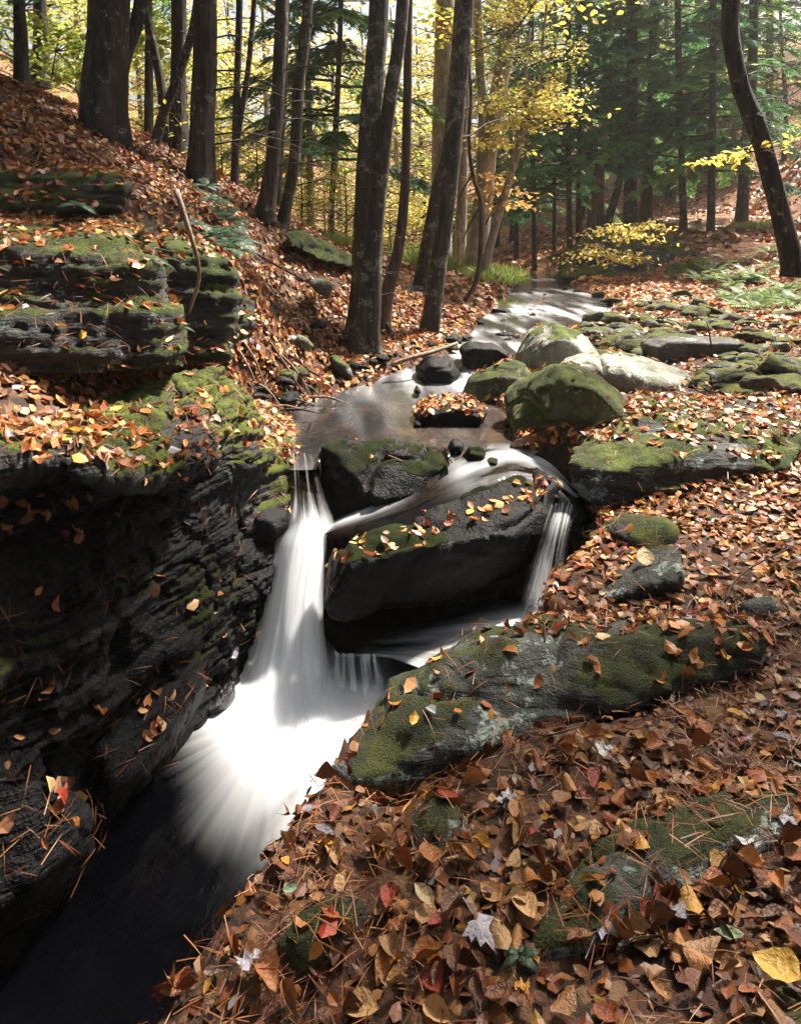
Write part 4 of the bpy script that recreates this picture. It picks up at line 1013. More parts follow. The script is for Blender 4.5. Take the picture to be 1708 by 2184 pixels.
HC = [crown_mesh('hemlock_crown', hemlock_crown(21 + k, 0.0, 7.0, 2.4, 62, 0.85), M_NEEDLE) for k in range(3)]
HS = crown_mesh('hemlock_small', hemlock_crown(31, 0.0, 4.5, 1.9, 52, 1.2), M_NEEDLE)
YC = [crown_mesh('yellow_crown', leafy_crown(41 + k, 0.0, 5.8, 2.9, 44, 70, 0.13, YEL), M_LEAF) for k in range(3)]
GC = crown_mesh('green_crown', leafy_crown(51, 0.0, 6.0, 2.6, 44, 120, 0.12, np.vstack([GRN, YEL[4:5]])), M_LEAF)

def bare(px, py, Y, n, spread, seed, w=5, side=1, length=120, drop=25):
    """bare arching branches leaving a stem"""
    r = np.random.default_rng(seed); out = []
    for i in range(n):
        y0 = py + spread * (i + r.uniform()) / n; L = length * r.uniform(0.5, 1.2); s = side if side else r.choice((-1, 1)); dd = r.uniform(-0.9, 0.9)
        pts = [(px + s * L * k, y0 - 18 * math.sin(k * 2.2) + drop * k * k * r.uniform(0.6, 1.4) + r.normal() * 2, Y + dd * k) for k in (0, 0.25, 0.5, 0.75, 1.0)]
        out.append((pts, w * r.uniform(0.6, 1.1)))
        for j in range(3):
            k0 = r.uniform(0.3, 0.9); i0 = int(k0 * 4); b = pts[i0]; l2 = L * r.uniform(0.15, 0.35)
            out.append(([b, (b[0] + s * l2 * 0.5, b[1] + r.uniform(-10, 16), b[2] + 0.1), (b[0] + s * l2, b[1] + r.uniform(-18, 30), b[2] + r.uniform(-.3, .3))], w * 0.4))
    return out

# left bank, from the left border inwards
tree('hemlock_tree', 'dark slender trunk cut by the left border of the picture', [(48,185,8.2),(44,60,8.2),(40,-40,8.2)], [30,26,24], B_HEM, top=6, crown=HC[0], crown_z=2.6, crown_rot=1.0)
tree('hemlock_tree', 'thin grey-brown trunk left of the biggest trunk', [(86,170,11),(88,60,11),(84,-40,11)], [34,28,26], B_GREY, top=7, crown=HC[1], crown_z=3.2, crown_rot=1.0, crown_scale=1.1, twigs=bare(86,60,11,3,90,5,4,1,110,-30))
tree('hemlock_tree', 'biggest dark trunk with ridged bark on the left slope', [(222,292,7.0),(224,200,7.0),(230,100,7.0),(236,-40,7.0)], [90,84,82,84], B_HEM, top=7, crown=HC[1], crown_z=3.0, flare=0.4, ridge=0.14, sides=30,
     extra=[([(250,200,7.15),(268,110,7.15),(292,50,7.2),(310,-40,7.2)],[34,34,30,28])])
tree('hemlock_tree', 'thin dark stem leaning left just right of the biggest trunk', [(352,285,8.6),(346,200,8.6),(330,110,8.6),(308,10,8.6),(300,-40,8.6)], [20,19,18,17,16], B_HEM, top=3)
tree('hemlock_tree', 'short-looking dark trunk half hidden behind the crossing stems', [(318,300,9.5),(318,200,9.5),(318,-30,9.5)], [20,18,16], B_HEM, top=5, crown=HC[2], crown_z=1.9)
tree('hemlock_tree', 'straight dark trunk crossed by a leaning sapling', [(381,338,8.4),(380,200,8.4),(382,80,8.4),(382,-40,8.4)], [36,33,32,31], B_HEM, top=10, crown=HC[0], crown_z=5.5, crown_rot=2.0)
tree('leaning_sapling', 'smooth young stem leaning to the right across the straight trunk', [(326,328,7.9),(350,240,7.9),(385,150,7.9),(412,60,7.9),(425,-40,7.9)], [24,21,19,18,17], B_GREY, flare=0.3, ridge=0.04, top=2.5)
tree('hemlock_tree', 'thick ridged trunk with arching bare branches to its right', [(428,392,7.5),(432,280,7.5),(437,150,7.5),(438,-40,7.5)], [56,50,48,47], B_HEM, top=7, crown=HC[1], crown_z=2.5, crown_rot=3.0, flare=0.4, ridge=0.13, sides=24,
     twigs=bare(450,40,7.5,8,300,11,6,1,190,45))
tree('hemlock_tree', 'slim dark stem forking low behind the bare branches', [(500,412,8.6),(503,300,8.6),(506,180,8.6),(512,-40,8.6)], [18,16,15,14], B_HEM, top=10, crown=HC[2], crown_z=5.5, crown_rot=0.7,
     extra=[([(502,340,8.6),(512,260,8.6),(528,160,8.6),(540,40,8.6),(545,-40,8.6)],[14,13,12,12,12])])
tree('hemlock_tree', 'dark trunk widening at its foot beside a reddish trunk', [(566,452,8.0),(580,360,8.0),(590,240,8.0),(597,120,8.0),(602,-40,8.0)], [38,31,29,28,28], B_HEM, top=10, crown=HC[0], crown_z=6.0, crown_rot=4.0, crown_scale=0.85, flare=0.4, twigs=bare(590,120,8.0,6,260,15,4,1,170,50))
tree('hemlock_tree', 'reddish trunk standing close behind the widening dark trunk', [(592,420,10.5),(598,300,10.5),(606,150,10.5),(610,-40,10.5)], [18,17,16,16], B_HEM2, top=5)
tree('hemlock_tree', 'crooked trunk bending at its foot on the slope edge', [(600,492,8.3),(612,430,8.3),(628,350,8.3),(636,200,8.3),(652,60,8.3),(658,-40,8.3)], [28,24,24,25,24,23], B_GREY, top=9, crown=HC[2], crown_z=6.5, crown_rot=2.6, crown_scale=0.8, twigs=bare(634,160,8.3,5,240,19,4,0,130,30))
tree('hemlock_tree', 'hemlock stem behind the left stem of the twin-stemmed tree', [(705,520,12.5),(712,350,12.5),(722,150,12.5),(728,-40,12.5)], [14,13,12,11], B_HEM, top=5, crown=HS, crown_z=1.3, crown_scale=1.05)
tree('hemlock_tree', 'pale thin stem in the yellow light left of the twin-stemmed tree', [(662,480,13.5),(660,300,13.5),(655,100,13.5),(650,-40,13.5)], [16,14,13,12], B_PALE, top=3, crown=YC[1], crown_z=2.2)
# middle
tree('twin_stemmed_tree', 'tall twin-stemmed tree spotted with lichen on the stream bank', [(768,752,7.2),(776,640,7.2),(778,480,7.2),(786,300,7.2),(800,130,7.2),(810,-40,7.2)], [62,52,48,46,44,42], B_GREY, top=9, crown=YC[2], crown_z=6.2, crown_scale=0.6, flare=0.75, sides=24, ridge=0.07,
     extra=[([(786,730,7.18),(794,640,7.16),(798,520,7.16),(812,380,7.16),(830,220,7.16),(852,80,7.16),(862,-40,7.16)],[46,40,36,33,31,29,28])], twigs=bare(795,380,7.2,7,260,23,3,0,120,10))
tree('slender_tree', 'slender dark reddish stem curving out of exposed roots', [(812,690,7.9),(826,620,7.9),(848,540,7.9),(862,420,7.9),(868,250,7.9),(870,80,7.9),(872,-40,7.9)], [34,28,24,21,19,18,17], B_HEM2, top=3, flare=0.5, twigs=bare(850,330,7.9,5,300,27,4,0,90,10))
tree('leaning_tree', 'leaning dark tree with flaky bark nearest the water', [(914,722,8.3),(930,600,8.3),(945,500,8.3),(958,400,8.3),(972,250,8.3),(988,80,8.3),(996,-40,8.3)], [40,36,35,35,36,34,33], B_GREY, top=8, flare=0.7, sides=20, crown=YC[0], crown_z=7.0, crown_scale=0.5, crown_rot=2.0, twigs=bare(965,120,8.3,4,200,29,5,1,200,-60))
tree('leaning_tree', 'knotted stem rising behind the leaning dark tree from bare roots', [(903,615,10.2),(915,520,10.2),(938,400,10.2),(955,330,10.2),(968,200,10.2),(985,-40,10.2)], [38,34,34,30,28,26], B_GREY, top=3, flare=0.6)
pt = tree('blazed_tree', 'tall straight pink-brown trunk with a faded red paint blaze', [(938,600,14),(940,420,14),(944,200,14),(947,60,14),(950,-40,14)], [44,41,40,39,38], B_PALE, top=5, crown=YC[1], crown_z=5.2, crown_rot=1.2)
tree('pale_tree', 'pale forked trunk bright in the light above the grass clump', [(1012,575,13),(1030,420,13),(1045,300,13),(1070,150,13),(1098,10,13),(1106,-40,13)], [44,38,36,34,31,30], B_PALE, top=3, crown=YC[2], crown_z=3.6, crown_rot=3.3,
     extra=[([(1024,470,13),(1028,350,13),(1030,250,13),(1022,120,13),(1016,-40,13)],[28,25,22,20,18]),([(1066,170,13),(1080,90,13),(1108,30,13),(1130,-40,13)],[12,10,9,8])])
tree('pale_tree', 'thin pale stem leaning right over the stream and forking', [(1034,572,12.2),(1060,470,12.2),(1090,370,12.2),(1112,290,12.2),(1122,230,12.2),(1120,150,12.2),(1130,60,12.2)], [19,17,16,15,12,10,6], B_PALE, flare=0.3, crown=YC[0], crown_z=2.2, crown_scale=0.42,
     extra=[([(1113,288,12.2),(1135,240,12.2),(1148,170,12.2),(1160,60,12.2),(1170,-40,12.2)],[12,10,8,6,5])])
tree('pale_tree', 'pale stem standing left of the forked pale trunk', [(978,585,13.6),(985,420,13.6),(990,240,13.6),(1000,60,13.6),(1004,-40,13.6)], [26,23,21,20,18], B_PALE, top=3)
tree('crooked_sapling', 'crooked dark sapling bowing over the grass clump', [(993,640,10.6),(1015,600,10.6),(1025,530,10.6),(1025,430,10.6),(1010,380,10.6),(1000,310,10.6),(1004,200,10.6),(996,100,10.6)], [9,11,11,10,9,8,7,4], B_HEM2, flare=0.2,
     twigs=[([(1024,440,10.6),(1000,480,10.5),(985,520,10.4)],7),([(1008,370,10.6),(990,400,10.6),(975,430,10.6)],6)])
# right bank
for i, (px, py, Y, w, lean, bk, cr, lab) in enumerate([
    (1139,560,19,10,-4,B_HEM,0,'dark hemlock trunk above the undercut bank at the bend'),(1181,533,20,8,2,B_HEM,3,'thinnest straight hemlock trunk near the bend'),(1214,513,18.5,12,-2,B_HEM,1,'hemlock trunk left of a close pair at the outcrop'),
    (1233,494,19,11,2,B_HEM,2,'hemlock trunk close beside its twin left of the broken stump'),(1343,468,18.2,26,4,B_HEM,0,'thickest black hemlock trunk above the outcrop'),(1376,460,18.8,24,16,B_HEM2,1,'thick hemlock trunk turning reddish higher up'),
    (1457,500,17.6,15,-10,B_GREY,2,'grey mottled trunk standing alone on the leafy right slope'),(1515,486,17.2,16,4,B_HEM,3,'dark wavy trunk on the right slope'),(1580,478,17.8,22,22,B_HEM,0,'dark leaning trunk near the right border'),
    (1422,414,25,9,-2,B_HEM,3,'distant thin dark trunk between the grey and reddish trunks'),(1485,400,27,15,2,B_GREY,1,'distant pale grey trunk high on the right slope'),(1640,400,26,16,0,B_HEM,2,'distant hemlock trunk high at the right border'),(1100,545,23,10,3,B_HEM,2,'dark trunk in the gloom behind the leaning pale stem'),
    (1258,440,25,12,0,B_HEM,1,'distant hemlock trunk left of the broken stump'),(1540,395,29,12,0,B_GREY,3,'farthest trunk on the right slope'),(1060,520,27,11,0,B_HEM,0,'hemlock behind the forked pale trunk')]):
    g = on_ground(px, Y); bp = HY - g[2] / Y * FPX
    c = HS if cr == 3 else HC[cr]
    tree('hemlock_tree', lab, [(px, bp, Y), (px + lean * .4, bp - 150, Y), (px + lean, bp - 300, Y), (px + lean * 1.3, -60, Y)], [w * 1.1, w, w * .95, w * .85], bk, 'hemlocks of the right bank', top=3.5, crown=c,
         crown_z=(1.0 if cr == 3 else 1.45) + 0.25 * (i % 3), crown_rot=i * 1.7, crown_scale=0.8 + 0.09 * (i % 4), flare=0.4, sides=10)
tree('leaning_tree', 'short leaning trunk between the broken stump and the black hemlock', [(1296,470,18),(1312,420,18),(1328,350,18),(1345,220,18)], [17,15,14,11], B_GREY, crown=HS, crown_z=1.6, crown_scale=0.8)
tree('broken_stump', 'broken reddish trunk with torn bark above the outcrop', [(1276,492,17.6),(1275,420,17.6),(1277,362,17.6),(1279,345,17.6)], [28,25,23,15], B_HEM2, ridge=0.2, sides=16)
tree('bent_tree', 'dark bent trunk bowing at the right border', [(1690,560,6.4),(1668,470,6.4),(1644,380,6.4),(1622,300,6.4),(1606,255,6.4),(1582,195,6.4),(1564,120,6.4),(1556,50,6.4),(1560,-40,6.4)], [44,41,40,40,44,36,34,36,36], B_HEM, top=4, crown=HS, crown_z=5.4, crown_scale=0.4, flare=0.3, sides=20,  # unseen crown above, sized and set to shade the gorge wall
     twigs=bare(1590,130,6.4,7,200,37,4,1,130,40))
# paint blaze: a thin patch wrapped on the trunk
th = np.linspace(-1.15, 1.15, 12); zz = np.linspace(0, 1, 8); c0 = P(945.5, 85, 14); c1 = P(946.5, 42, 14)
Rb = 39.5 / 2 / FPX * 14 * 1.10
ctr = c0[None, None] + (c1 - c0)[None, None] * zz[:, None, None]
jag = 1 + 0.12 * np.sin(np.arange(12) * 2.3)[None] * np.array([1, .3, 0, 0, 0, 0, .3, 1])[:, None]
V = ctr + np.stack([np.sin(th)[None] * Rb + 0 * zz[:, None], -np.cos(th)[None] * Rb + 0 * zz[:, None], (jag - 1) * 0.4], -1)
mm = NT('faded_red_paint'); pb = mm.done(mm.principled(mm.mix(mm.ramp(mm.noise(mm.obco(), 9, 4, .7), .35, .6), (0.5, 0.10, 0.12), (0.42, 0.2, 0.19)), 0.7))
link('paint_blaze', fast_mesh('paint_blaze', V.reshape(-1, 3) - np.array(pt.location), grid_faces(8, 12), True, mat=pb), pt)['label'] = 'faded red paint patch on the trunk'

# yellow and green trees of the valley beyond the left ridge and far up the stream
LB = ['yellow-leaved tree glowing in the valley behind the left slope', 'yellow-green tree far up the valley above the stream']
k = 0; YT = []
for (px, Y, s, cz) in [(40,16,0.9,-0.4),(170,20,1,-0.6),(300,21,1.1,-0.9),(400,18,0.8,-0.9),(500,22,1.1,-1.2),(575,18,0.8,-1.2),(650,23,1.1,-1.2),(720,19,0.85,-1.2),(800,24,1.1,-1.2),(850,20,0.8,-0.9),(900,27,1.2,-1.0),(240,30,1.0,-0.8),(460,36,1.1,-1),(780,38,1.2,-1),
                       (960,24,1.0,0.2),(1030,32,1.5,0.0),(1090,27,1.1,2.8),(1180,33,1.4,2.5),(1300,36,1.5,1.5),(1450,38,1.6,1.5),(1600,38,1.6,1),(1380,33,1.2,0.5),(1540,34,1.2,0.5),(100,34,1.0,-.5),(1240,26,0.9,0.2),(1330,29,1.0,0.2),(1430,25,0.8,0.1),(1560,26,0.9,0.1),(1670,27,1.0,0.1),(1500,31,1.1,0.3)]:
    g = on_ground(px, Y); bp = HY - g[2] / Y * FPX
    wv = 0.16 / Y * FPX
    cr = GC if k in (0, 3, 19, 20, 22, 24, 25, 26, 27, 28) else YC[k % 3]
    far = Y >= 26
    t = tree('yellow_tree', '', [(px, bp, Y), (px + 5, bp - 120, Y), (px - 4, bp - 260, Y)], [wv * 1.2, wv, wv * .8], B_PALE if k % 2 else B_GREY, 'yellow trees beyond the left ridge' if px < 900 else 'yellow trees up the valley',
         top=4, crown=cr, crown_z=1.2 + cz, crown_scale=s, crown_rot=k * 1.3, sides=8, flare=0.2)
    YT.append((px, t)); k += 1

ORD = ['first', 'second', 'third', 'fourth', 'fifth', 'sixth', 'seventh', 'eighth', 'ninth', 'tenth', 'eleventh', 'twelfth', 'thirteenth', 'fourteenth', 'fifteenth', 'sixteenth', 'seventeenth', 'eighteenth', 'nineteenth', 'twentieth']
for j, (px, t) in enumerate(sorted([q for q in YT if q[0] < 900], key=lambda q: q[0])): t['label'] = 'yellow tree glowing beyond the left slope, %s from the left' % ORD[j]
for j, (px, t) in enumerate(sorted([q for q in YT if q[0] >= 900], key=lambda q: q[0])): t['label'] = 'yellow-green tree far up the valley, %s from the left' % ORD[j]

for j, (px, Y, sc_) in enumerate([(470, 12.5, 0.30), (545, 11.5, 0.26), (640, 12.0, 0.30), (690, 13.5, 0.36), (735, 11.8, 0.24), (830, 13.8, 0.34), (880, 15.5, 0.4), (400, 13.0, 0.34), (310, 12.5, 0.34)]):
    g = on_ground(px, Y, -0.25); r_ = empty('yellow_bush', g)
    V, F = tube([(0, 0, 0), (0.03, 0, 0.6), (0, 0.03, 1.4)], [0.02, 0.015, 0.006], 6, 0.1)
    link('stem', fast_mesh('bush_stem', V, F, True, mat=B_TWIG), r_)
    for nm, me in (('crown', YC[j % 3][0]), ('branches', YC[j % 3][1])):
        c = link(nm, me, r_); c['kind'] = 'stuff'; c.scale = (sc_,) * 3; c.rotation_euler = (0, 0, j * 1.1)
    tag(r_, 'low yellow bush behind the ridge of the left slope, %s from the left' % ORD[sorted([470, 545, 640, 690, 735, 830, 880, 400, 310]).index(px)], 'bush', 'yellow bushes behind the ridge')
# ------------------------------------------------------------------ unseen trees added round the camera to close the forest and shade the gorge
for (x, y, cz, s, k, rot) in [(4.9, 6.1, 5.2, 0.58, 0, 0.3), (6.6, 5.4, 3.6, 0.8, 1, 1.9), (4.9, 3.6, 5.0, 0.8, 2, 0.9), (8.0, 2.2, 4.0, 1.0, 0, 3.0), (3.6, -0.8, 4.4, 0.9, 1, 4.0),
                              (-3.9, 1.2, 3.2, 0.9, 2, 2.2), (-3.4, -1.8, 3.2, 1.0, 0, 5.1), (0.6, -3.2, 3.4, 1.0, 1, 0.5), (-4.6, 4.2, 3.0, 0.9, 1, 3.6), (3.2, -4.5, 3, 1.0, 2, 2.9),
                              (-5.6, 7.6, 3.6, 1.2, 0, 1.1), (-1.6, -5.0, 1.8, 1.2, 2, 0.2), (-6.0, -0.8, 2.4, 1.3, 1, 1.3), (6.2, -3.0, 1.6, 1.3, 0, 2.3), (1.4, -7.4, 1.2, 1.3, 1, 3.3), (-5.0, -5.6, 2.2, 1.3, 0, 4.3), (9.5, -0.6, 2.2, 1.3, 2, 5.3), (5.0, -6.8, 1.4, 1.3, 2, 0.8)]:
    z = gz(x, y)
    r = empty('hemlock_tree', (x, y, z))
    V, F = tube([(0, 0, -0.2), (0.05, 0, 2.5), (0, 0.05, 6), (0, 0, cz - z + 7.5 * s)], [0.19, 0.16, 0.12, 0.02], 14, 0.1, 0.1, k, 0.4)
    link('trunk', fast_mesh('hemlock_trunk', V, F, True, mat=B_HEM), r)
    for nm, me in (('crown', HC[k][0]), ('branches', HC[k][1])):
        c = link(nm, me, r); c.location = (0, 0, cz - z); c.scale = (s,) * 3; c.rotation_euler = (0, 0, rot)
    tag(r, 'unseen hemlock added near the viewpoint to shade the gorge', 'tree', 'hemlocks around the viewpoint')

# ------------------------------------------------------------------ fallen leaves
PAL = np.array([(0.40, 0.20, 0.085), (0.30, 0.105, 0.035), (0.21, 0.06, 0.022), (0.13, 0.055, 0.028), (0.50, 0.32, 0.17), (0.52, 0.29, 0.045), (0.26, 0.035, 0.018), (0.30, 0.26, 0.27), (0.36, 0.14, 0.03), (0.24, 0.12, 0.07)])
PAL = PAL * np.array([[1.04, 0.93, 0.72]]); PAL[7] = (0.30, 0.28, 0.31)
PW = np.array([0.20, 0.18, 0.13, 0.10, 0.11, 0.035, 0.03, 0.025, 0.09, 0.10]); PW = PW / PW.sum()

def tris_of(F):
    out = []
    for f in (F if isinstance(F, list) else [F]):
        if f.shape[1] == 3: out.append(f)
        else: out += [f[:, [0, 1, 2]], f[:, [0, 2, 3]]]
    return np.vstack(out)

def scatter(V, F, dens, mask, seed):
    """random points on a surface: dens per square metre, mask(P, N, px, py) -> probability"""
    r = np.random.default_rng(seed); T = tris_of(F)
    a, b, c = V[T[:, 0]], V[T[:, 1]], V[T[:, 2]]
    n = np.cross(b - a, c - a); ar = np.linalg.norm(n, axis=1) / 2; n = n / np.maximum(2 * ar, 1e-12)[:, None]
    n = np.where(n[:, 2:3] < 0, n, n)
    cen = (a + b + c) / 3
    px, py = proj(np.where(cen[:, 1:2] < 0.3, [[99, 0.3, 0]], cen))
    vis = (px > -60) & (px < 1770) & (py > -60) & (py < 2240) & (cen[:, 1] > 0.9)
    w = ar * vis * mask(cen, n, px, py)
    k = r.poisson(w.sum() * dens)
    if k == 0: return np.zeros((0, 3)), np.zeros((0, 3))
    i = r.choice(len(T), k, p=w / w.sum()); u = r.uniform(size=(k, 2)); s = np.sqrt(u[:, :1])
    return (1 - s) * a[i] + s * (1 - u[:, 1:]) * b[i] + s * u[:, 1:] * c[i], n[i]

# small leaf shapes for the carpet: lying, cupped, rolled
def carpet_leaf(fold, curl, w=0.3):
    t = np.array([0, 0.3, 0.68, 1.0]); V = []
    for k, wd in zip(t, (0.02, w, 0.8 * w, 0.0)):
        z = curl * (k - 0.5) ** 2
        if k in (0, 1.0): V.append((k - 0.5, 0, z))
        else: V += [(k - 0.5, wd, z + fold * wd), (k - 0.5, 0, z), (k - 0.5, -wd, z + fold * wd)]
    return np.array(V), [np.array([(1, 4, 5, 2), (2, 5, 6, 3)]), np.array([(0, 1, 2), (0, 2, 3), (7, 5, 4), (7, 6, 5)])]
CL = [carpet_leaf(0.15, 0.2), carpet_leaf(0.5, -0.5), carpet_leaf(-0.35, 0.5, 0.34), carpet_leaf(0.9, 0.6, 0.2), carpet_leaf(-0.1, -0.15, 0.36)]
FAR = [(np.array([(-.5, 0, 0), (-.15, .3, .06), (.2, .26, .05), (.5, 0, 0), (.2, -.26, .08), (-.15, -.3, .04)]), [np.array([(0, 3, 2, 1), (0, 5, 4, 3)])])]

def frames(N, r, tilt):
    n = len(N); Z = unit(N + r.normal(size=(n, 3)) * tilt); d = unit(r.normal(size=(n, 3)))
    X = unit(d - Z * (d * Z).sum(1)[:, None]); return X, np.cross(Z, X), Z

CARP = []
BIG = []                                          # candidates for single leaves
def litter(points, normals, size, seed, tilt=0.35, lift=0.02, protos=CL, pw=PW, bright=1.0):
    r = np.random.default_rng(seed); n = len(points)
    if n == 0: return
    X, Y, Z = frames(normals, r, tilt); s = size * r.uniform(0.65, 1.3, n)
    pos = points + normals * (r.uniform(0.003, lift, n))[:, None]
    patch = fbm(points * 1.3, 2, 77)[:, None]
    col = PAL[r.choice(len(PAL), n, p=pw)] * r.uniform(0.6, 1.35, (n, 1)) * (1 + 0.35 * patch) * bright
    k = r.integers(len(protos), size=n)
    for j, (pv, pf) in enumerate(protos):
        i = np.nonzero(k == j)[0]
        if len(i):
            V, F = stamp(pv, pf, pos[i], X[i], Y[i], Z[i], s[i]); CARP.append((V, F, np.repeat(col[i], len(pv), 0)))

Npatch = lambda c, f, s: fbm(c * f, 3, s)
gcen = lambda c: sd_poly(c[:, 0], c[:, 1], GORGE)
def dry(c):
    xl, xr, zw = stream_at(c[:, 1]); d = np.maximum(xl - c[:, 0], c[:, 0] - xr)
    return ((d > 0.02) | (c[:, 2] > zw + 0.05) | (c[:, 1] < 4.5)) & (gcen(c) > 0.0)
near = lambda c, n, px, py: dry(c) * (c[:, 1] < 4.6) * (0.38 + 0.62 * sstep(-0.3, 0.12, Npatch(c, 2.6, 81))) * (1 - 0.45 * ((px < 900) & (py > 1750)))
mid = lambda c, n, px, py: dry(c) * (c[:, 1] >= 4.2) * (c[:, 1] < 9.5) * (0.45 + 0.55 * sstep(-0.3, 0.2, Npatch(c, 2.0, 82))) * np.where((px > 1230) & (c[:, 1] > 5.6), 0.5, 1.0)
far = lambda c, n, px, py: dry(c) * (c[:, 1] >= 9.0) * (c[:, 1] < 15) * (0.5 + 0.5 * sstep(-0.3, 0.2, Npatch(c, 1.2, 83)))
vfar = lambda c, n, px, py: dry(c) * (c[:, 1] >= 14.0) * (c[:, 1] < 27) * sstep(-0.3, 0.1, Npatch(c, 0.8, 84))
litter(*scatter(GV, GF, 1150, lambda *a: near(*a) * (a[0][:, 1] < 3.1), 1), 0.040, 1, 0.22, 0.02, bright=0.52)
litter(*scatter(GV, GF, 1150, lambda *a: np.maximum(near(*a), 0.55 * dry(a[0]) * (a[0][:, 1] < 4.6)) * (a[0][:, 1] >= 3.0), 7), 0.054, 7, 0.24, 0.025)
litter(*scatter(GV, GF, 640, mid, 2), 0.066, 2, 0.4, 0.035)
litter(*scatter(GV, GF, 240, far, 3), 0.10, 3, 0.4, 0.03, FAR)
litter(*scatter(GV, GF, 55, vfar, 4), 0.19, 4, 0.4, 0.03, FAR)
# leaves caught on the rocks
def on_rock(key, dens, size, seed, zmin=0.55, extra=None, patch=(-0.25, 0.2), f=2.5, bright=1.15, tilt=0.3):
    V, F = SURF[key]
    def mk(c, n, px, py):
        w = sstep(zmin, zmin + 0.25, n[:, 2]) * sstep(patch[0], patch[1], Npatch(c, f, 90 + seed))
        if extra is not None: w = w * extra(c, n, px, py)
        return w
    litter(*scatter(V, F, dens, mk, 200 + seed), size, 200 + seed, tilt, 0.02, bright=bright)
shelf = lambda c, n, px, py: (c[:, 2] > -1.15) * sstep(0.45, 0.7, n[:, 2]) * np.where(py < 860, 0.25 * (px > 380), 1.0) * (1 - 0.85 * ((px > 440) & (py < 940)))
on_rock('wall', 620, 0.062, 1, 0.35, shelf, (-0.6, -0.1))
on_rock('wall', 90, 0.06, 2, 0.2, lambda c, n, px, py: (c[:, 2] < -1.0) * (c[:, 2] > -2.2) * (px < 560), (0.1, 0.3), 3.5, 1.0)
on_rock('wall', 260, 0.06, 14, -0.2, lambda c, n, px, py: (((px - 100) / 90) ** 2 + ((py - 1115) / 55) ** 2 < 1) | (((px - 105) / 70) ** 2 + ((py - 1270) / 30) ** 2 < 1), (-1, -0.9), 3.5, 1.0)
on_rock('slab', 560, 0.06, 3, 0.5, lambda c, n, px, py: (py < 985) * (px > 495), (-0.6, -0.1))
on_rock('cliff', 430, 0.062, 4, 0.5, None, (-0.35, 0.1))
on_rock('block', 480, 0.062, 5, 0.5, None, (-0.5, 0.0))
on_rock('upper', 430, 0.062, 6, 0.5, None, (-0.4, 0.1))
on_rock('dam', 170, 0.055, 7, 0.45, lambda c, n, px, py: (py < 1010) * (px > 740), (-0.2, 0.25), 3)
on_rock('long', 210, 0.052, 8, 0.35, lambda c, n, px, py: np.exp(-((py - (1240 - (px - 700) * 0.36) + 28) / 26.0) ** 2) * 1.3 + 0.9 * np.exp(-((px - 1110) / 50.) ** 2 - ((py - 1075) / 25.) ** 2), (-0.6, 0.0), 4, 1.35)
on_rock('lichen', 520, 0.055, 9, 0.35, lambda c, n, px, py: np.where(((py < 1350) & (px > 980)) | (px > 1460), 1.0, 0.14), (-0.6, -0.1))
on_rock('bankledge', 480, 0.06, 10, 0.6, lambda c, n, px, py: np.where((px < 1270) | (py > 975), 0.15, 1.0), (-0.35, 0.15))
on_rock('hollow', 300, 0.06, 11, 0.6); on_rock('bankslab', 220, 0.06, 12, 0.5, lambda c, n, px, py: np.where(px > 1330, 0.35, 1.0))
on_rock('green', 26, 0.055, 13, 0.2); on_rock('leafy', 900, 0.05, 15, 0.5, None, (-0.9, -0.3)); on_rock('pale', 20, 0.06, 16, 0.4)
on_rock('paleslab', 60, 0.06, 17, 0.5); on_rock('mossb', 90, 0.06, 18, 0.5); on_rock('wet' if 'wet' in SURF else 'knob', 420, 0.05, 19, 0.5)
on_rock('foot', 240, 0.055, 20, 0.1, lambda c, n, px, py: np.exp(-((px - 310) / 60.) ** 2 - ((py - 1520) / 60.) ** 2), (-0.6, -0.2)); on_rock('foot2', 200, 0.06, 21, 0.2, None, (-0.1, 0.2), 4)
on_rock('nb1', 260, 0.06, 22, 0.3); on_rock('nb2', 520, 0.05, 23, 0.2, None, (-0.35, 0.15), 4, 0.75); on_rock('nb3', 300, 0.06, 24, 0.2)
on_rock('outcrop', 60, 0.12, 25, 0.5)
# leaves lying on the loose stones
lp, ln = [], []
for (x, y, L, o) in STONES:
    for i in range(random.choice((0, 0, 1, 2, 3)) if y < 12 else 0):
        lp.append((x + random.uniform(-.25, .25) * L, y + random.uniform(-.15, .15) * L, o.location.z + o.scale.z * 0.24)); ln.append((0, 0, 1.0))
litter(np.array(lp), np.array(ln), 0.06, 30, 0.35, 0.01)

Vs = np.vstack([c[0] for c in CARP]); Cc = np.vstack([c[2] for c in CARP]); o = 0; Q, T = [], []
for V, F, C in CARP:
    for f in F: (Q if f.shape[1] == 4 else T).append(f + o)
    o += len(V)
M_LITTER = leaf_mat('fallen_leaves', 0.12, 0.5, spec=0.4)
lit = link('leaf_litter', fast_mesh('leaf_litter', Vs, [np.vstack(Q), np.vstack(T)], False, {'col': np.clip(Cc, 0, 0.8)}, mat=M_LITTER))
tag(lit, 'carpet of fallen brown and tan leaves over banks and rocks', 'leaves', kind='stuff')

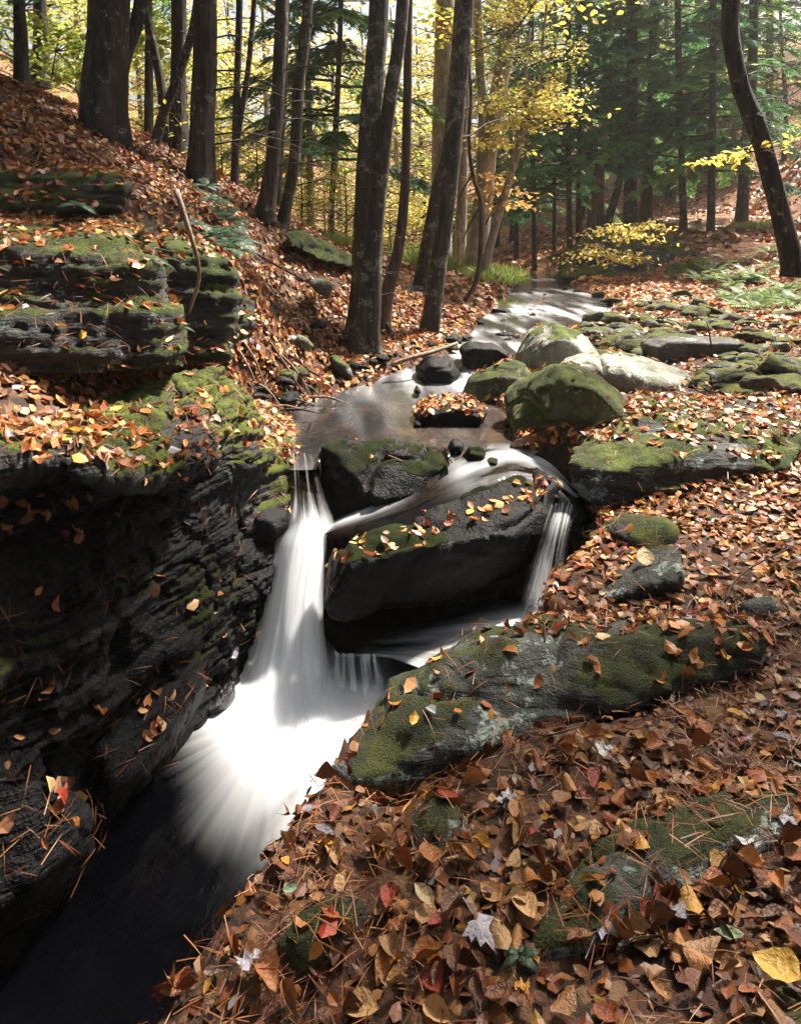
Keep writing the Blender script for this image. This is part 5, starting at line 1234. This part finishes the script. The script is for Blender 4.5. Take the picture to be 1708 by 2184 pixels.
# ------------------------------------------------------------------ single leaves of the near bank, with veins and curled edges
M_ONE = leaf_mat('fallen_leaf', 0.08, 0.42, True, True, spec=0.45)
def oval_leaf(seed, w, curl, roll, serr=0.03, tipk=1.0):
    r = np.random.default_rng(seed); n, m = 9, 5; V = []
    for i in range(n):
        t = i / (n - 1); wd = w * math.sin(math.pi * min(t ** (0.85 * tipk) * 1.0, 1)) ** 0.8 + (0.004 if t in (0, 1) else 0)
        for j in range(m):
            s = (j / (m - 1)) * 2 - 1; ee = 1 + serr * ((i % 2) * 2 - 1) * (abs(s) == 1)
            z = curl * (t - 0.45) ** 2 + roll * (s * wd) ** 2 / max(w, .01) + 0.16 * abs(s) * wd + 0.015 * r.normal()
            V.append((t - 0.5, s * wd * ee, z))
    V += [(-0.5, 0, curl * 0.2), (-0.72, 0.03, curl * 0.2 + 0.01), (-0.72, 0.015, curl * 0.2 + 0.01)]
    k = n * m
    return np.array(V), [grid_faces(n, m), np.array([(k, k + 1, k + 2)])]
def maple_leaf(seed, curl):
    r = np.random.default_rng(seed); out = []
    ang = [(-150, .42), (-118, .30), (-95, .62), (-80, .44), (-62, .50), (-48, .34), (-30, .62), (-12, .58), (0, 1.0), (12, .58), (30, .62), (48, .34), (62, .50), (80, .44), (95, .62), (118, .30), (150, .42), (180, .12)]
    for a, q in ang: out.append((q * 0.62 * math.cos(math.radians(a)) , q * 0.62 * math.sin(math.radians(a)) * 1.05))
    o = np.array(out); V = [(0, 0, 0)]
    for sc in (0.55, 1.0):
        for (x, y) in o: V.append((x * sc, y * sc, curl * (sc ** 2) * math.hypot(x, y) * 0.8 + 0.05 * r.normal() * sc))
    V += [(-0.05, 0.0, 0.01), (-0.62, 0.05, 0.03), (-0.62, 0.03, 0.03)]; n = len(o); i = np.arange(n); j = (i + 1) % n
    return np.array(V), [np.stack([1 + i, 1 + n + i, 1 + n + j, 1 + j], 1), np.vstack([np.stack([0 * i, 1 + i, 1 + j], 1), [[2 * n + 1, 2 * n + 2, 2 * n + 3]]])]
SH = [oval_leaf(1, .24, .25, .5), oval_leaf(2, .30, -.4, .9, .05), oval_leaf(3, .22, .6, 2.2), oval_leaf(4, .34, .2, -.8, .06), oval_leaf(5, .27, -.25, -1.6), oval_leaf(6, .20, .8, 3.2), oval_leaf(7, .38, .15, .3, .02, 0.8), oval_leaf(8, .3, .5, 1.2)]
SH_ME = [fast_mesh('oval_leaf_shape', V, F, True, mat=M_ONE) for V, F in SH]
MP_ME = [fast_mesh('maple_leaf_shape', *maple_leaf(20 + k, (0.3, -0.35, 0.55)[k]), True, mat=M_ONE) for k in range(3)]

def basis(o, X, Y, Z, p, s):
    o.matrix_world = Matrix(((X[0] * s, Y[0] * s, Z[0] * s, p[0]), (X[1] * s, Y[1] * s, Z[1] * s, p[1]), (X[2] * s, Y[2] * s, Z[2] * s, p[2]), (0, 0, 0, 1)))

def ground_hit(px, py):
    ys_ = np.linspace(1.1, 6, 700); g = ground_z((px - CX) / FPX * ys_, ys_); hit = np.nonzero((HY - py) / FPX * ys_ < g)[0]
    Yq = ys_[hit[0]]; x = (px - CX) / FPX * Yq; e = 0.02
    g0, gx, gy = ground_z(np.array([x, x + e, x]), np.array([Yq, Yq, Yq + e]), False)
    return np.array((x, Yq, g[hit[0]])), unit(np.array((-(gx - g0) / e, -(gy - g0) / e, 1.0)))
# the remarkable ones stand for themselves
NAMED = [(1025,2010,.115,'m',(0.36,0.33,0.37),'grey upturned maple leaf low in the middle of the near bank'),(1280,2020,.125,'m',(0.33,0.31,0.36),'big grey maple leaf with dark veins at the bottom of the near bank'),
 (1605,1835,.11,'m',(0.42,0.44,0.45),'pale silvery maple leaf at the right side of the near bank'),(1660,1780,.12,'m',(0.34,0.32,0.37),'grey maple leaf at the right border above the silvery one'),(1085,1735,.085,'m',(0.40,0.38,0.42),'small grey maple leaf in the middle of the leaf carpet'),
 (540,2085,.085,'m',(0.33,0.30,0.35),'grey maple leaf at the bottom left of the near bank'),(1290,1630,.085,'m',(0.45,0.46,0.46),'whitish maple leaf below the lichen ledge'),(693,1830,.045,0,(0.62,0.36,0.03),'bright yellow leaf among needles by the pool edge'),
 (608,1865,.03,6,(0.6,0.3,0.03),'tiny orange-yellow leaf by the pool edge'),(780,1685,.05,0,(0.6,0.36,0.05),'yellow leaf at the foot of the lichen ledge'),(835,1950,.085,0,(0.24,0.035,0.015),'glossy dark red oval leaf low on the near bank'),(940,2000,.075,0,(0.22,0.03,0.015),'glossy crimson leaf with pale midrib near the fern sprig'),
 (1225,1975,.095,1,(0.33,0.11,0.03),'large orange-brown leaf with parallel veins low on the near bank'),(910,1945,.075,0,(0.40,0.30,0.16),'upright pale tan leaf low on the near bank'),(1500,2060,.10,3,(0.36,0.22,0.12),'broad tan leaf near the bottom right corner'),(1480,1960,.08,3,(0.42,0.22,0.04),'spotted orange leaf near the right of the near bank'),
 (1110,1910,.07,3,(0.45,0.38,0.06),'yellow-green leaf in the middle of the near bank'),(1555,2040,.08,0,(0.16,0.20,0.10),'green leaf still fresh near the bottom right'),(1660,2110,.10,6,(0.50,0.30,0.05),'shiny yellow leaf in the bottom right corner'),(940,1730,.06,6,(0.42,0.22,0.10),'round tan leaf lying on the small grey rock'),
 (500,1905,.075,1,(0.36,0.15,0.04),'curled orange leaf on the brink above the dark pool'),(1370,1215,.10,6,(0.56,0.42,0.22),'palest round leaf standing out on the bare slab'),(620,1925,.04,0,(0.18,0.28,0.17),'small pale green leaf among the needles'),(575,2110,.10,1,(0.34,0.13,0.05),'long russet leaf with ribbed veins at the bottom edge')]
r = np.random.default_rng(99)
for (px, py, s, k, c, lab) in NAMED:
    p, n = ground_hit(px, py)
    if 'bare slab' in lab: p = P(1370, 1200, 3.45); n = unit(np.array((0.1, -0.5, 1.0)))
    X, Y, Z = frames(n[None], r, 0.18)
    o = link('fallen_leaf', MP_ME[r.integers(3)] if k == 'm' else SH_ME[k]); basis(o, X[0], Y[0], Z[0], p + n * (0.03 + 0.1 * s), s); o.color = (*c, 1)
    tag(o, lab, 'leaf', 'single leaves on the near bank')
# the 290 largest of the rest belong to the ground
pp, nn = scatter(GV, GF, 420, lambda c, n, px, py: dry(c) * (c[:, 1] < 2.55) * (py < 2195) * (px > 250) * (px < 1715) * (0.35 + 0.65 * sstep(-.3, .2, Npatch(c, 2.6, 81))) * (1 - 0.4 * ((px < 900) & (py > 1750))), 55)
sz = 0.050 * r.uniform(0.7, 1.5, len(pp)); order = np.argsort(-sz / pp[:, 1])[:290]
X, Y, Z = frames(nn, r, 0.16)
for i in order:
    me = MP_ME[r.integers(3)] if r.uniform() < 0.10 else SH_ME[r.integers(len(SH_ME))]
    c = PAL[r.choice(len(PAL), p=PW)] * r.uniform(0.42, 0.95)
    o = link('leaf', me, ground); basis(o, X[i], Y[i], Z[i], pp[i] + nn[i] * r.uniform(0.015, 0.045), sz[i] * 1.08); o.color = (*np.clip(c, 0, 0.7), 1)

# ------------------------------------------------------------------ pine needles
def needles(points, normals, seed, length=0.075, w=0.0011):
    r = np.random.default_rng(seed); n = len(points)
    pv = np.array([(-.5, -w / length, 0), (-.5, w / length, 0), (0, w / length, .04), (0, -w / length, .04), (.5, 0, 0)])
    X, Y, Z = frames(normals, r, 0.22)
    V, F = stamp(pv, [np.array([(0, 3, 2, 1)]), np.array([(3, 4, 2)])], points + normals * r.uniform(0.006, 0.045, n)[:, None], X, Y, Z, length * r.uniform(0.6, 1.4, n))
    base = np.array([(0.22, 0.075, 0.022), (0.14, 0.045, 0.016), (0.30, 0.12, 0.035)])[r.integers(3, size=n)]
    return V, F, np.repeat(base, len(pv), 0)
NB = [needles(*scatter(GV, GF, 1250, lambda c, n, px, py: dry(c) * (c[:, 1] < 3.2) * sstep(-.35, .2, Npatch(c, 3, 141)), 61), 61, 0.068)]
for key, dn, fn in (('wall', 900, lambda c, n, px, py: sstep(0.1, .5, n[:, 2]) * (c[:, 2] > -1.2) * sstep(-.3, .2, Npatch(c, 4, 142))), ('wall', 160, lambda c, n, px, py: (c[:, 2] < -1.2) * sstep(0.0, .3, Npatch(c, 4, 143))),
                    ('long', 160, lambda c, n, px, py: sstep(0, .4, n[:, 2]) * sstep(0, .3, Npatch(c, 4, 144))), ('green', 120, lambda c, n, px, py: 1.0 * (n[:, 2] > 0)), ('lichen', 420, lambda c, n, px, py: sstep(0.2, .5, n[:, 2]) * sstep(-.2, .2, Npatch(c, 4, 145))),
                    ('dam', 260, lambda c, n, px, py: sstep(-.2, .4, n[:, 2]) * sstep(-.1, .2, Npatch(c, 4, 146))), ('cliff', 700, lambda c, n, px, py: sstep(0.3, .6, n[:, 2])), ('slab', 900, lambda c, n, px, py: sstep(0.2, .5, n[:, 2])), ('foot', 400, lambda c, n, px, py: sstep(-.2, .4, n[:, 2])),
                    ('bankledge', 200, lambda c, n, px, py: sstep(0.2, .5, n[:, 2])), ('bankslab', 300, lambda c, n, px, py: sstep(0.2, .5, n[:, 2])), ('nb2', 1500, lambda c, n, px, py: 1.0 * (n[:, 2] > 0)), ('nb3', 2500, lambda c, n, px, py: 1.0 * (n[:, 2] > 0)), ('nb1', 900, lambda c, n, px, py: 1.0 * (n[:, 2] > 0)), ('foot2', 500, lambda c, n, px, py: 1.0 * (n[:, 2] > 0)), ('hollow', 500, lambda c, n, px, py: 1.0 * (n[:, 2] > 0.2))):
    pq, nq = scatter(SURF[key][0], SURF[key][1], dn, fn, 63)
    if len(pq): NB.append(needles(pq, nq, 64))
Vs = np.vstack([c[0] for c in NB]); Cc = np.vstack([c[2] for c in NB]); o = 0; Q, T = [], []
for V, F, C in NB:
    Q.append(F[0] + o); T.append(F[1] + o); o += len(V)
nd = link('pine_needles', fast_mesh('pine_needles', Vs, [np.vstack(Q), np.vstack(T)], False, {'col': Cc}, mat=M_LITTER))
tag(nd, 'scattered orange pine needles on rocks and leaves', 'needles', kind='stuff')
# ------------------------------------------------------------------ sticks, logs, roots
def stick(name, label, path, wpx, mat=B_STICK, cat='branch', forks=(), group=None, ridge=0.08):
    o = P(*path[0]); parts = [tube([P(*p) - o for p in path], [w / 2 / FPX * p[2] for w, p in zip(wpx, path)], 8, 0.05, ridge, int(path[0][0]))]
    for fp, fw in forks: parts.append(tube([P(*p) - o for p in fp], [w / 2 / FPX * p[2] for w, p in zip(fw, fp)], 6, 0.05, ridge, 3))
    V, F = join(parts); ob = link(name, fast_mesh(name, V, F, True, mat=mat), loc=tuple(o)); tag(ob, label, cat, group); return ob
stick('dead_branch', 'pale curved dead branch leaning down the mossy cliff', [(376,406,4.35),(394,460,4.3),(412,520,4.3),(423,560,4.35),(424,600,4.4),(412,640,4.42),(404,668,4.42)], [13,12,10,9,8,8,6])
stick('fallen_branch', 'straight bare fallen branch slanting into the stream', [(835,778,6.7),(880,762,6.75),(930,748,6.9),(975,732,7.1)], [9,10,9,7])
log = stick('birch_log', 'short rotting log with pale bark on the leafy slope', [(572,714,6.35),(600,722,6.35),(630,728,6.35),(662,742,6.35)], [20,22,22,16], bark_mat('log_bark', (0.12, 0.1, 0.08), (0.34, 0.31, 0.26), 0.5, 0.3), 'log')
V, F = tube([P(632, 724, 6.33) - np.array(log.location), P(648, 730, 6.33) - np.array(log.location), P(664, 744, 6.33) - np.array(log.location)], [0.052, 0.05, 0.035], 10, 0.02, 0.3, 4)
link('moss_cap', fast_mesh('moss_cap', V, F, True, mat=R_GREEN), log)['label'] = 'green moss over the end of the log'
stick('crooked_branch', 'crooked dark branch lying on the stony bar', [(1535,772,6.6),(1560,764,6.55),(1600,768,6.5),(1630,785,6.4),(1655,805,6.3)], [7,8,9,8,6], B_TWIG, forks=[([(1630,785,6.4),(1642,770,6.4),(1655,762,6.45)],[5,4,2])])
stick('thin_twig', 'thin upright twig before the longest slab', [(1516,740,6.7),(1512,712,6.7),(1506,685,6.7)], [4,3,2], B_TWIG)
stick('bent_twig', 'bent brown twig standing over the lichen ledge', [(1158,1396,2.84),(1163,1360,2.88),(1160,1330,2.95),(1135,1312,3.05),(1118,1300,3.1)], [4,4,4,3,2], B_TWIG, forks=[([(1118,1300,3.1),(1117,1290,3.1)],[2,1.5])])
stick('long_twig', 'long thin twig across the leaves on the right', [(1545,1285,3.1),(1565,1240,3.2),(1610,1205,3.3),(1690,1165,3.4)], [5,5,4,3], B_TWIG)
stick('slope_branch', 'long fallen branch lying down the left slope', [(150,310,6.2),(250,352,6.3),(330,392,6.4),(410,440,6.5)], [6,8,7,4], B_STICK, forks=[([(250,352,6.3),(290,360,6.2),(330,372,6.2)],[4,3,2])])
stick('slope_branch', 'forked bare twig at the left border of the slope', [(55,385,4.6),(80,340,4.6),(92,300,4.6),(84,282,4.6)], [6,5,4,3], B_STICK, forks=[([(92,310,4.6),(70,330,4.6),(52,345,4.6)],[4,3,2])])
stick('slope_branch', 'thin straight branch on the slope right of the shale block', [(510,520,6.5),(580,560,6.7),(660,605,6.9)], [5,5,3], B_TWIG)
stick('slope_branch', 'dark twisted root-like branch on the upper leafy slope', [(270,330,6.8),(300,318,6.9),(330,300,7.1)], [9,8,5], B_TWIG)
r = np.random.default_rng(5)
for i in range(20):                                            # driftwood heap on the left shore
    px, py = r.uniform(500, 600), r.uniform(812, 866)
    px = px if py > 840 else px + 70
    Yq = 5.5 + (866 - py) * 0.014 + r.uniform(-.1, .1); a = r.uniform(-0.5, 0.35); L = r.uniform(40, 130)
    g = on_ground(px, Yq); e = on_ground(px + L * math.cos(a) * .7, Yq + r.uniform(-.1, .15)); e[2] = min(max(e[2], -1.32), g[2] + 0.06); g[2] = max(g[2], -1.32); hh = r.uniform(0.01, 0.05)
    q = lambda p, d: (CX + p[0] / p[1] * FPX, HY - (p[2] + d) / p[1] * FPX, p[1])
    m = (g + e) / 2
    stick('driftwood_stick', 'thin dead stick in the driftwood heap, %s placed from its left end' % ORD[min(i, 19)], [q(g, hh), q(m, hh + r.uniform(0, .05)), q(e, hh * r.uniform(.2, 1.3))], [r.uniform(3, 8), 5, 2], B_STICK if r.uniform() < .5 else B_TWIG, group='driftwood on the left shore')
for (lab, pth, w) in [('pale exposed root arching from the knotted stem', [(905,612,10.1),(890,622,10.0),(882,645,9.9),(886,668,9.8)], [9,8,7,5]), ('pale looping root below the knotted stem', [(900,615,10.1),(904,640,10),(897,660,9.9),(905,675,9.8)], [8,7,6,4]),
                      ('long root reaching left from the knotted stem', [(900,612,10.1),(870,618,9.8),(845,640,9.5),(820,650,9.2)], [9,8,7,5]), ('root of the slender reddish stem gripping the bank', [(818,680,7.9),(832,710,7.8),(828,740,7.7)], [13,11,8]), ('left root of the slender reddish stem', [(814,682,7.9),(802,706,7.8),(806,735,7.7)], [12,10,8])]:
    stick('tree_root', lab, pth, w, B_GREY, 'root')
for i in range(34):                                            # small twigs among the near leaves
    px, py = r.uniform(420, 1700), r.uniform(1420, 2180)
    if py < 1690 + (px < 1000) * (1000 - px) * 0.9 and px < 1000: continue
    try: p, n = ground_hit(px, py)
    except IndexError: continue
    if gcen(p[None])[0] < 0.03 or p[1] > 4: continue
    X, Y, Z = frames(n[None], r, 0.08); L = r.uniform(0.06, 0.22); k = r.normal() * .1
    V, F = tube([(-.5 * L, 0, 0), (0, k * L, 0.05 * L), (.5 * L, 0, 0)], [0.0025, 0.002, 0.001], 5, 0.03)
    o = link('twig', fast_mesh('twig', V, F, True, mat=B_TWIG)); basis(o, X[0], Y[0], Z[0], p + n * 0.03, 1.0)
    tag(o, 'thin broken twig lying among the leaves of the near bank', 'twig', 'twigs on the near bank')

# ------------------------------------------------------------------ ferns, grass, saplings
M_FERN = leaf_mat('fern_leaf', 0.4, 0.5)
def frond_mesh(seed, L, col, up, arch, w):
    """one arching frond along +x with pairs of leaflets and a midrib"""
    r = np.random.default_rng(seed); pos, X, Z, sc, cc = [], [], [], [], []
    c0 = np.array(col) * r.uniform(0.65, 1.3); s_ = np.array((0, 1.0, 0)); rib = []
    for i in range(19):
        t = i / 18; p = np.array((L * t * 0.9, 0, L * (up * t * 0.8 - arch * 1.1 * t * t))); rib.append(p)
        if i < 2: continue
        d2 = unit(np.array((0.9, 0, up * 0.8 - 2.2 * arch * t))); wd = w * L * math.sin(math.pi * min(0.12 + 0.88 * t, 0.98)) * 1.3
        for sg in (-1, 1):
            pos.append(p); X.append(unit(s_ * sg + d2 * 0.35 + np.array((0, 0, -0.15)))); Z.append(unit(np.cross(d2, s_) + r.normal(size=3) * .12)); sc.append(wd); cc.append(c0 * r.uniform(.8, 1.15))
    pos, X, Z, sc, cc = map(np.array, (pos, X, Z, sc, cc)); Y = unit(np.cross(Z, X)); Z = np.cross(X, Y)
    pv = np.array([(0, -.08, 0), (0.5, -.11, .02), (1, 0, -.04), (0.5, .11, .02), (0, .08, 0)])
    V, F = stamp(pv, [np.array([(0, 1, 3, 4)]), np.array([(1, 2, 3)])], pos, X, Y, Z, sc)
    V2, F2 = tube(rib, [0.012 * L, 0.003 * L], 4, L / 12, cap=False); n = len(V)
    C = np.vstack([np.repeat(np.clip(cc, 0, .6), 5, 0), np.repeat([c0 * 0.5], len(V2), 0)])
    return fast_mesh('frond_shape', np.vstack([V, V2]), [np.vstack([F[0], F2[0] + n]), F[1]], False, {'col': C}, mat=M_FERN)
FRD = [frond_mesh(k, 0.28, (0.05, 0.10, 0.055), 0.5 + 0.25 * k, 0.6, 0.2) for k in range(3)]
FRB = [frond_mesh(10 + k, 0.5, (0.17, 0.26, 0.07), 0.55 + 0.25 * k, 0.42, 0.15) for k in range(3)]
def fern(loc, scale, meshes, n, rx, seed):
    r_ = np.random.default_rng(seed); o = empty('fern', loc); o.scale = (scale,) * 3; o.rotation_euler = (rx, 0, seed * 1.3)
    for f in range(n):
        c = link('frond', meshes[f % 3], o); c.rotation_euler = (0, 0, 2 * math.pi * f / n + r_.uniform(-.35, .35)); c.scale = (r_.uniform(0.7, 1.15),) * 3
    return o
i = 0
for (px, py, Y, s) in [(440,398,7.0,.8),(455,425,6.6,.9),(470,450,6.3,.9),(482,470,6.1,1.),(492,492,5.9,1.),(500,515,5.8,1.),(480,520,5.5,.9),(495,540,5.4,.9),(465,500,5.5,.8),(450,545,5.1,.8),(420,480,5.6,.7),(505,470,6.6,.7),(250,478,4.6,.6),(290,510,4.35,.6),(300,545,4.2,.6),(165,440,4.6,.5),(330,560,4.1,.6),(380,700,4.4,.5),(215,380,5.2,.5)]:
    o = fern(tuple(P(px, py, Y)), s, FRD, 7, 0.2, i)
    tag(o, 'dark blue-green fern on the left bank ledges, %s from the slope top down' % ORD[i], 'fern', 'ferns on the left bank ledges'); i += 1
pq, nq = ground_hit(1110, 2060)
o = fern(tuple(pq + nq * 0.02), 0.22, FRD, 5, 0.0, 3)
tag(o, 'tiny dark green fern sprig among the leaves at the bottom', 'fern')
r = np.random.default_rng(8)
FP = sorted([(r.uniform(1440, 1715), r.uniform(10.2, 15.0)) for _ in range(60)])
FP = [q for q in FP if q[1] > 15.5 - (q[0] - 1420) * 0.026][:40]
for k, (px, Yq) in enumerate(FP):
    o = fern(tuple(on_ground(px, Yq, 0.02)), r.uniform(.6, 1.15), FRB, 8, 0.0, k)
    tag(o, 'bright green fern in the dense patch at the right border', 'fern', 'fern patch on the right bank')
def grass_mesh(seed, n, rad, h, col):
    r = np.random.default_rng(seed); a = r.uniform(0, 6.28, n); q = rad * np.sqrt(r.uniform(size=n)); pos = np.stack([q * np.cos(a), q * np.sin(a) * .7, 0.0 * q + 0.5 * h * (1 - q / rad)], 1)
    X = unit(np.stack([r.normal(size=n) * .6, r.normal(size=n) * .6, np.ones(n)], 1)); d = unit(r.normal(size=(n, 3))); Y = unit(np.cross(X, d)); Z = np.cross(X, Y)
    pv = np.array([(0, -.03, 0), (0, .03, 0), (.6, .025, .14), (.6, -.025, .14), (1, 0, .4)])
    V, F = stamp(pv, [np.array([(0, 3, 2, 1)]), np.array([(3, 4, 2)])], pos, X, Y, Z, h * r.uniform(.5, 1.2, n))
    return fast_mesh('grass_blades', V, F, False, {'col': np.repeat(np.array(col) * r.uniform(.6, 1.3, (n, 1)), 5, 0)}, mat=M_FERN)
GM = [grass_mesh(k, 1000, 0.5, 0.2, (0.20, 0.25, 0.06)) for k in range(2)]
for k, (px, py, Y, s, lab) in enumerate([(1045,612,12.2,1.1,'sunlit clump of yellow-green grass on the left shore'),(1075,632,11.6,.8,'small grass tuft at the water below the sunlit clump'),(1020,600,12.8,1.0,'grass tuft behind the sunlit clump'),(880,560,12.4,1.3,'bright green grass patch between the slender and knotted stems'),
                                       (920,575,12.6,1.0,'green tuft under the knotted stem'),(855,548,13.5,1.2,'grass patch in the light behind the slender stem'),(700,520,10,.7,'green tuft on the slope edge'),(1620,425,17,1.0,'green tuft high on the right slope'),(1055,590,13.5,1.2,'tall grass behind the sunlit clump')]):
    o = link('grass_clump', GM[k % 2], loc=tuple(on_ground(px, Y, -0.03))); o.scale = (s,) * 3; tag(o, lab, 'grass', 'grass clumps')
# leafy twigs and saplings with yellow leaves
def sapling(label, path, w, pads, size, pal, n, flat=0.06, seed=0, name='yellow_sapling'):
    o = P(*path[0]); root = empty(name, o); r = np.random.default_rng(seed)
    V, F = tube([P(*p) - o for p in path], [w / 2 / FPX * path[0][2], w * .2 / FPX * path[0][2]], 6, 0.1); tubes = [(V, F)]
    pos = []
    for (px, py, Y, rx, ry) in pads:
        c = P(px, py, Y) - o; m = r.normal(size=(n, 3)) * [rx / FPX * Y, 0.35, ry / FPX * Y * 0.5]; m[:, 2] -= 0.25 * np.abs(m[:, 0]) ; pos.append(c + m)
        k = path[len(path) // 2]; tubes.append(tube([P(*k) - o, (P(*k) - o + c) / 2 + (0, 0, .05), c], [0.008, 0.002], 4, 0.15))
    pos = np.vstack(pos); m = len(pos); X = unit(r.normal(size=(m, 3)) * [1, 1, .4] + [0, 0, -.3]); Z = unit(r.normal(size=(m, 3)) * .35 + [0, 0, 1]); Y = unit(np.cross(Z, X)); Z = np.cross(X, Y)
    V, F = stamp(LEAFQ, LEAFQF, pos, X, Y, Z, size * r.uniform(.7, 1.3, m)); c = pal[r.integers(len(pal), size=m)] * r.uniform(.8, 1.25, (m, 1))
    V2, F2 = join(tubes); link('stem', fast_mesh('stem', V2, F2, True, mat=B_TWIG), root)
    link('crown', fast_mesh('sapling_leaves', V, F[0], False, {'col': np.repeat(np.clip(c, 0, .75), 6, 0)}, mat=M_LEAF), root); tag(root, label, 'sapling')
sapling('yellow-leaved sapling hanging over the far outcrop', [(1475,520,14.4),(1400,515,14.2),(1330,510,14)], 4, [(1310,482,14,40,12),(1345,500,14,30,10),(1270,535,14,35,14),(1330,545,14,30,14),(1380,478,14.2,25,8)], 0.08, YEL[[0, 1, 3, 5]], 170, seed=1)
sapling('golden sprig reaching in front of the bent trunk', [(1705,300,7.2),(1640,315,7.1),(1540,335,7)], 4, [(1600,318,7.1,35,9),(1560,330,7,28,8),(1650,300,7.1,30,9),(1520,338,7,20,6)], 0.07, YEL[[0, 1, 2]], 40, seed=2)
sapling('pale yellow maple twigs above the leaning pale stem', [(1122,230,12.2),(1130,200,12.2),(1140,180,12.2)], 5, [(1120,190,12.2,55,14),(1170,205,12.2,45,12),(1090,215,12.2,40,12),(1060,300,12.2,40,10),(1150,235,12,40,10),(1100,260,12.1,30,8)], 0.085, YEL[[1, 2, 5]], 190, seed=3)
sapling('orange-leaved twigs low beside the pale trunks', [(1034,480,12.2),(1055,440,12.2),(1075,410,12.2)], 4, [(1060,400,12.2,40,10),(1080,430,12.2,30,9),(1040,370,12.4,30,10)], 0.10, np.array([(0.6, 0.32, 0.08), (0.55, 0.38, 0.14)]), 90, seed=4)
sapling('thin sapling with a few yellow leaves beside the leaning sapling', [(360,340,7.6),(372,250,7.6),(380,200,7.6)], 3, [(372,210,7.6,16,14),(385,250,7.6,16,10),(368,285,7.6,14,8),(400,310,7.6,14,8)], 0.055, YEL[[0, 2, 4]], 9, seed=5)
sapling('green-leaved undergrowth at the left border behind the slope', [(110,170,9.5),(120,110,9.5),(130,60,9.5)], 4, [(100,60,9.5,50,22),(160,90,9.5,40,20),(80,120,9.5,40,20),(150,150,9.5,40,14),(310,100,9.5,25,30),(300,50,9.5,30,20)], 0.10, np.vstack([GRN[1:3], YEL[4:5]]), 130, seed=6, name='green_sapling')

# ------------------------------------------------------------------ thin haze over the whole scene, added to brighten the background
V = np.array([(x, y, z) for z in (-3.7, 30) for y in (-9.5, 92) for x in (-62, 62)], float)
F = np.array([(0, 2, 3, 1), (4, 5, 7, 6), (0, 1, 5, 4), (2, 6, 7, 3), (0, 4, 6, 2), (1, 3, 7, 5)])
hm = bpy.data.materials.new('glow_haze'); hm.use_nodes = True; ht = hm.node_tree; ht.nodes.clear()
ho = ht.nodes.new('ShaderNodeOutputMaterial'); pv = ht.nodes.new('ShaderNodeVolumePrincipled')
pv.inputs['Color'].default_value = (1.0, 0.98, 0.9, 1); pv.inputs['Density'].default_value = 0.001; pv.inputs['Anisotropy'].default_value = 0.5
ht.links.new(pv.outputs[0], ho.inputs['Volume'])
hz = link('haze', fast_mesh('haze', V, F, False, mat=hm))
tag(hz, 'thin haze through the whole scene, added for a background glow', 'haze', kind='stuff')
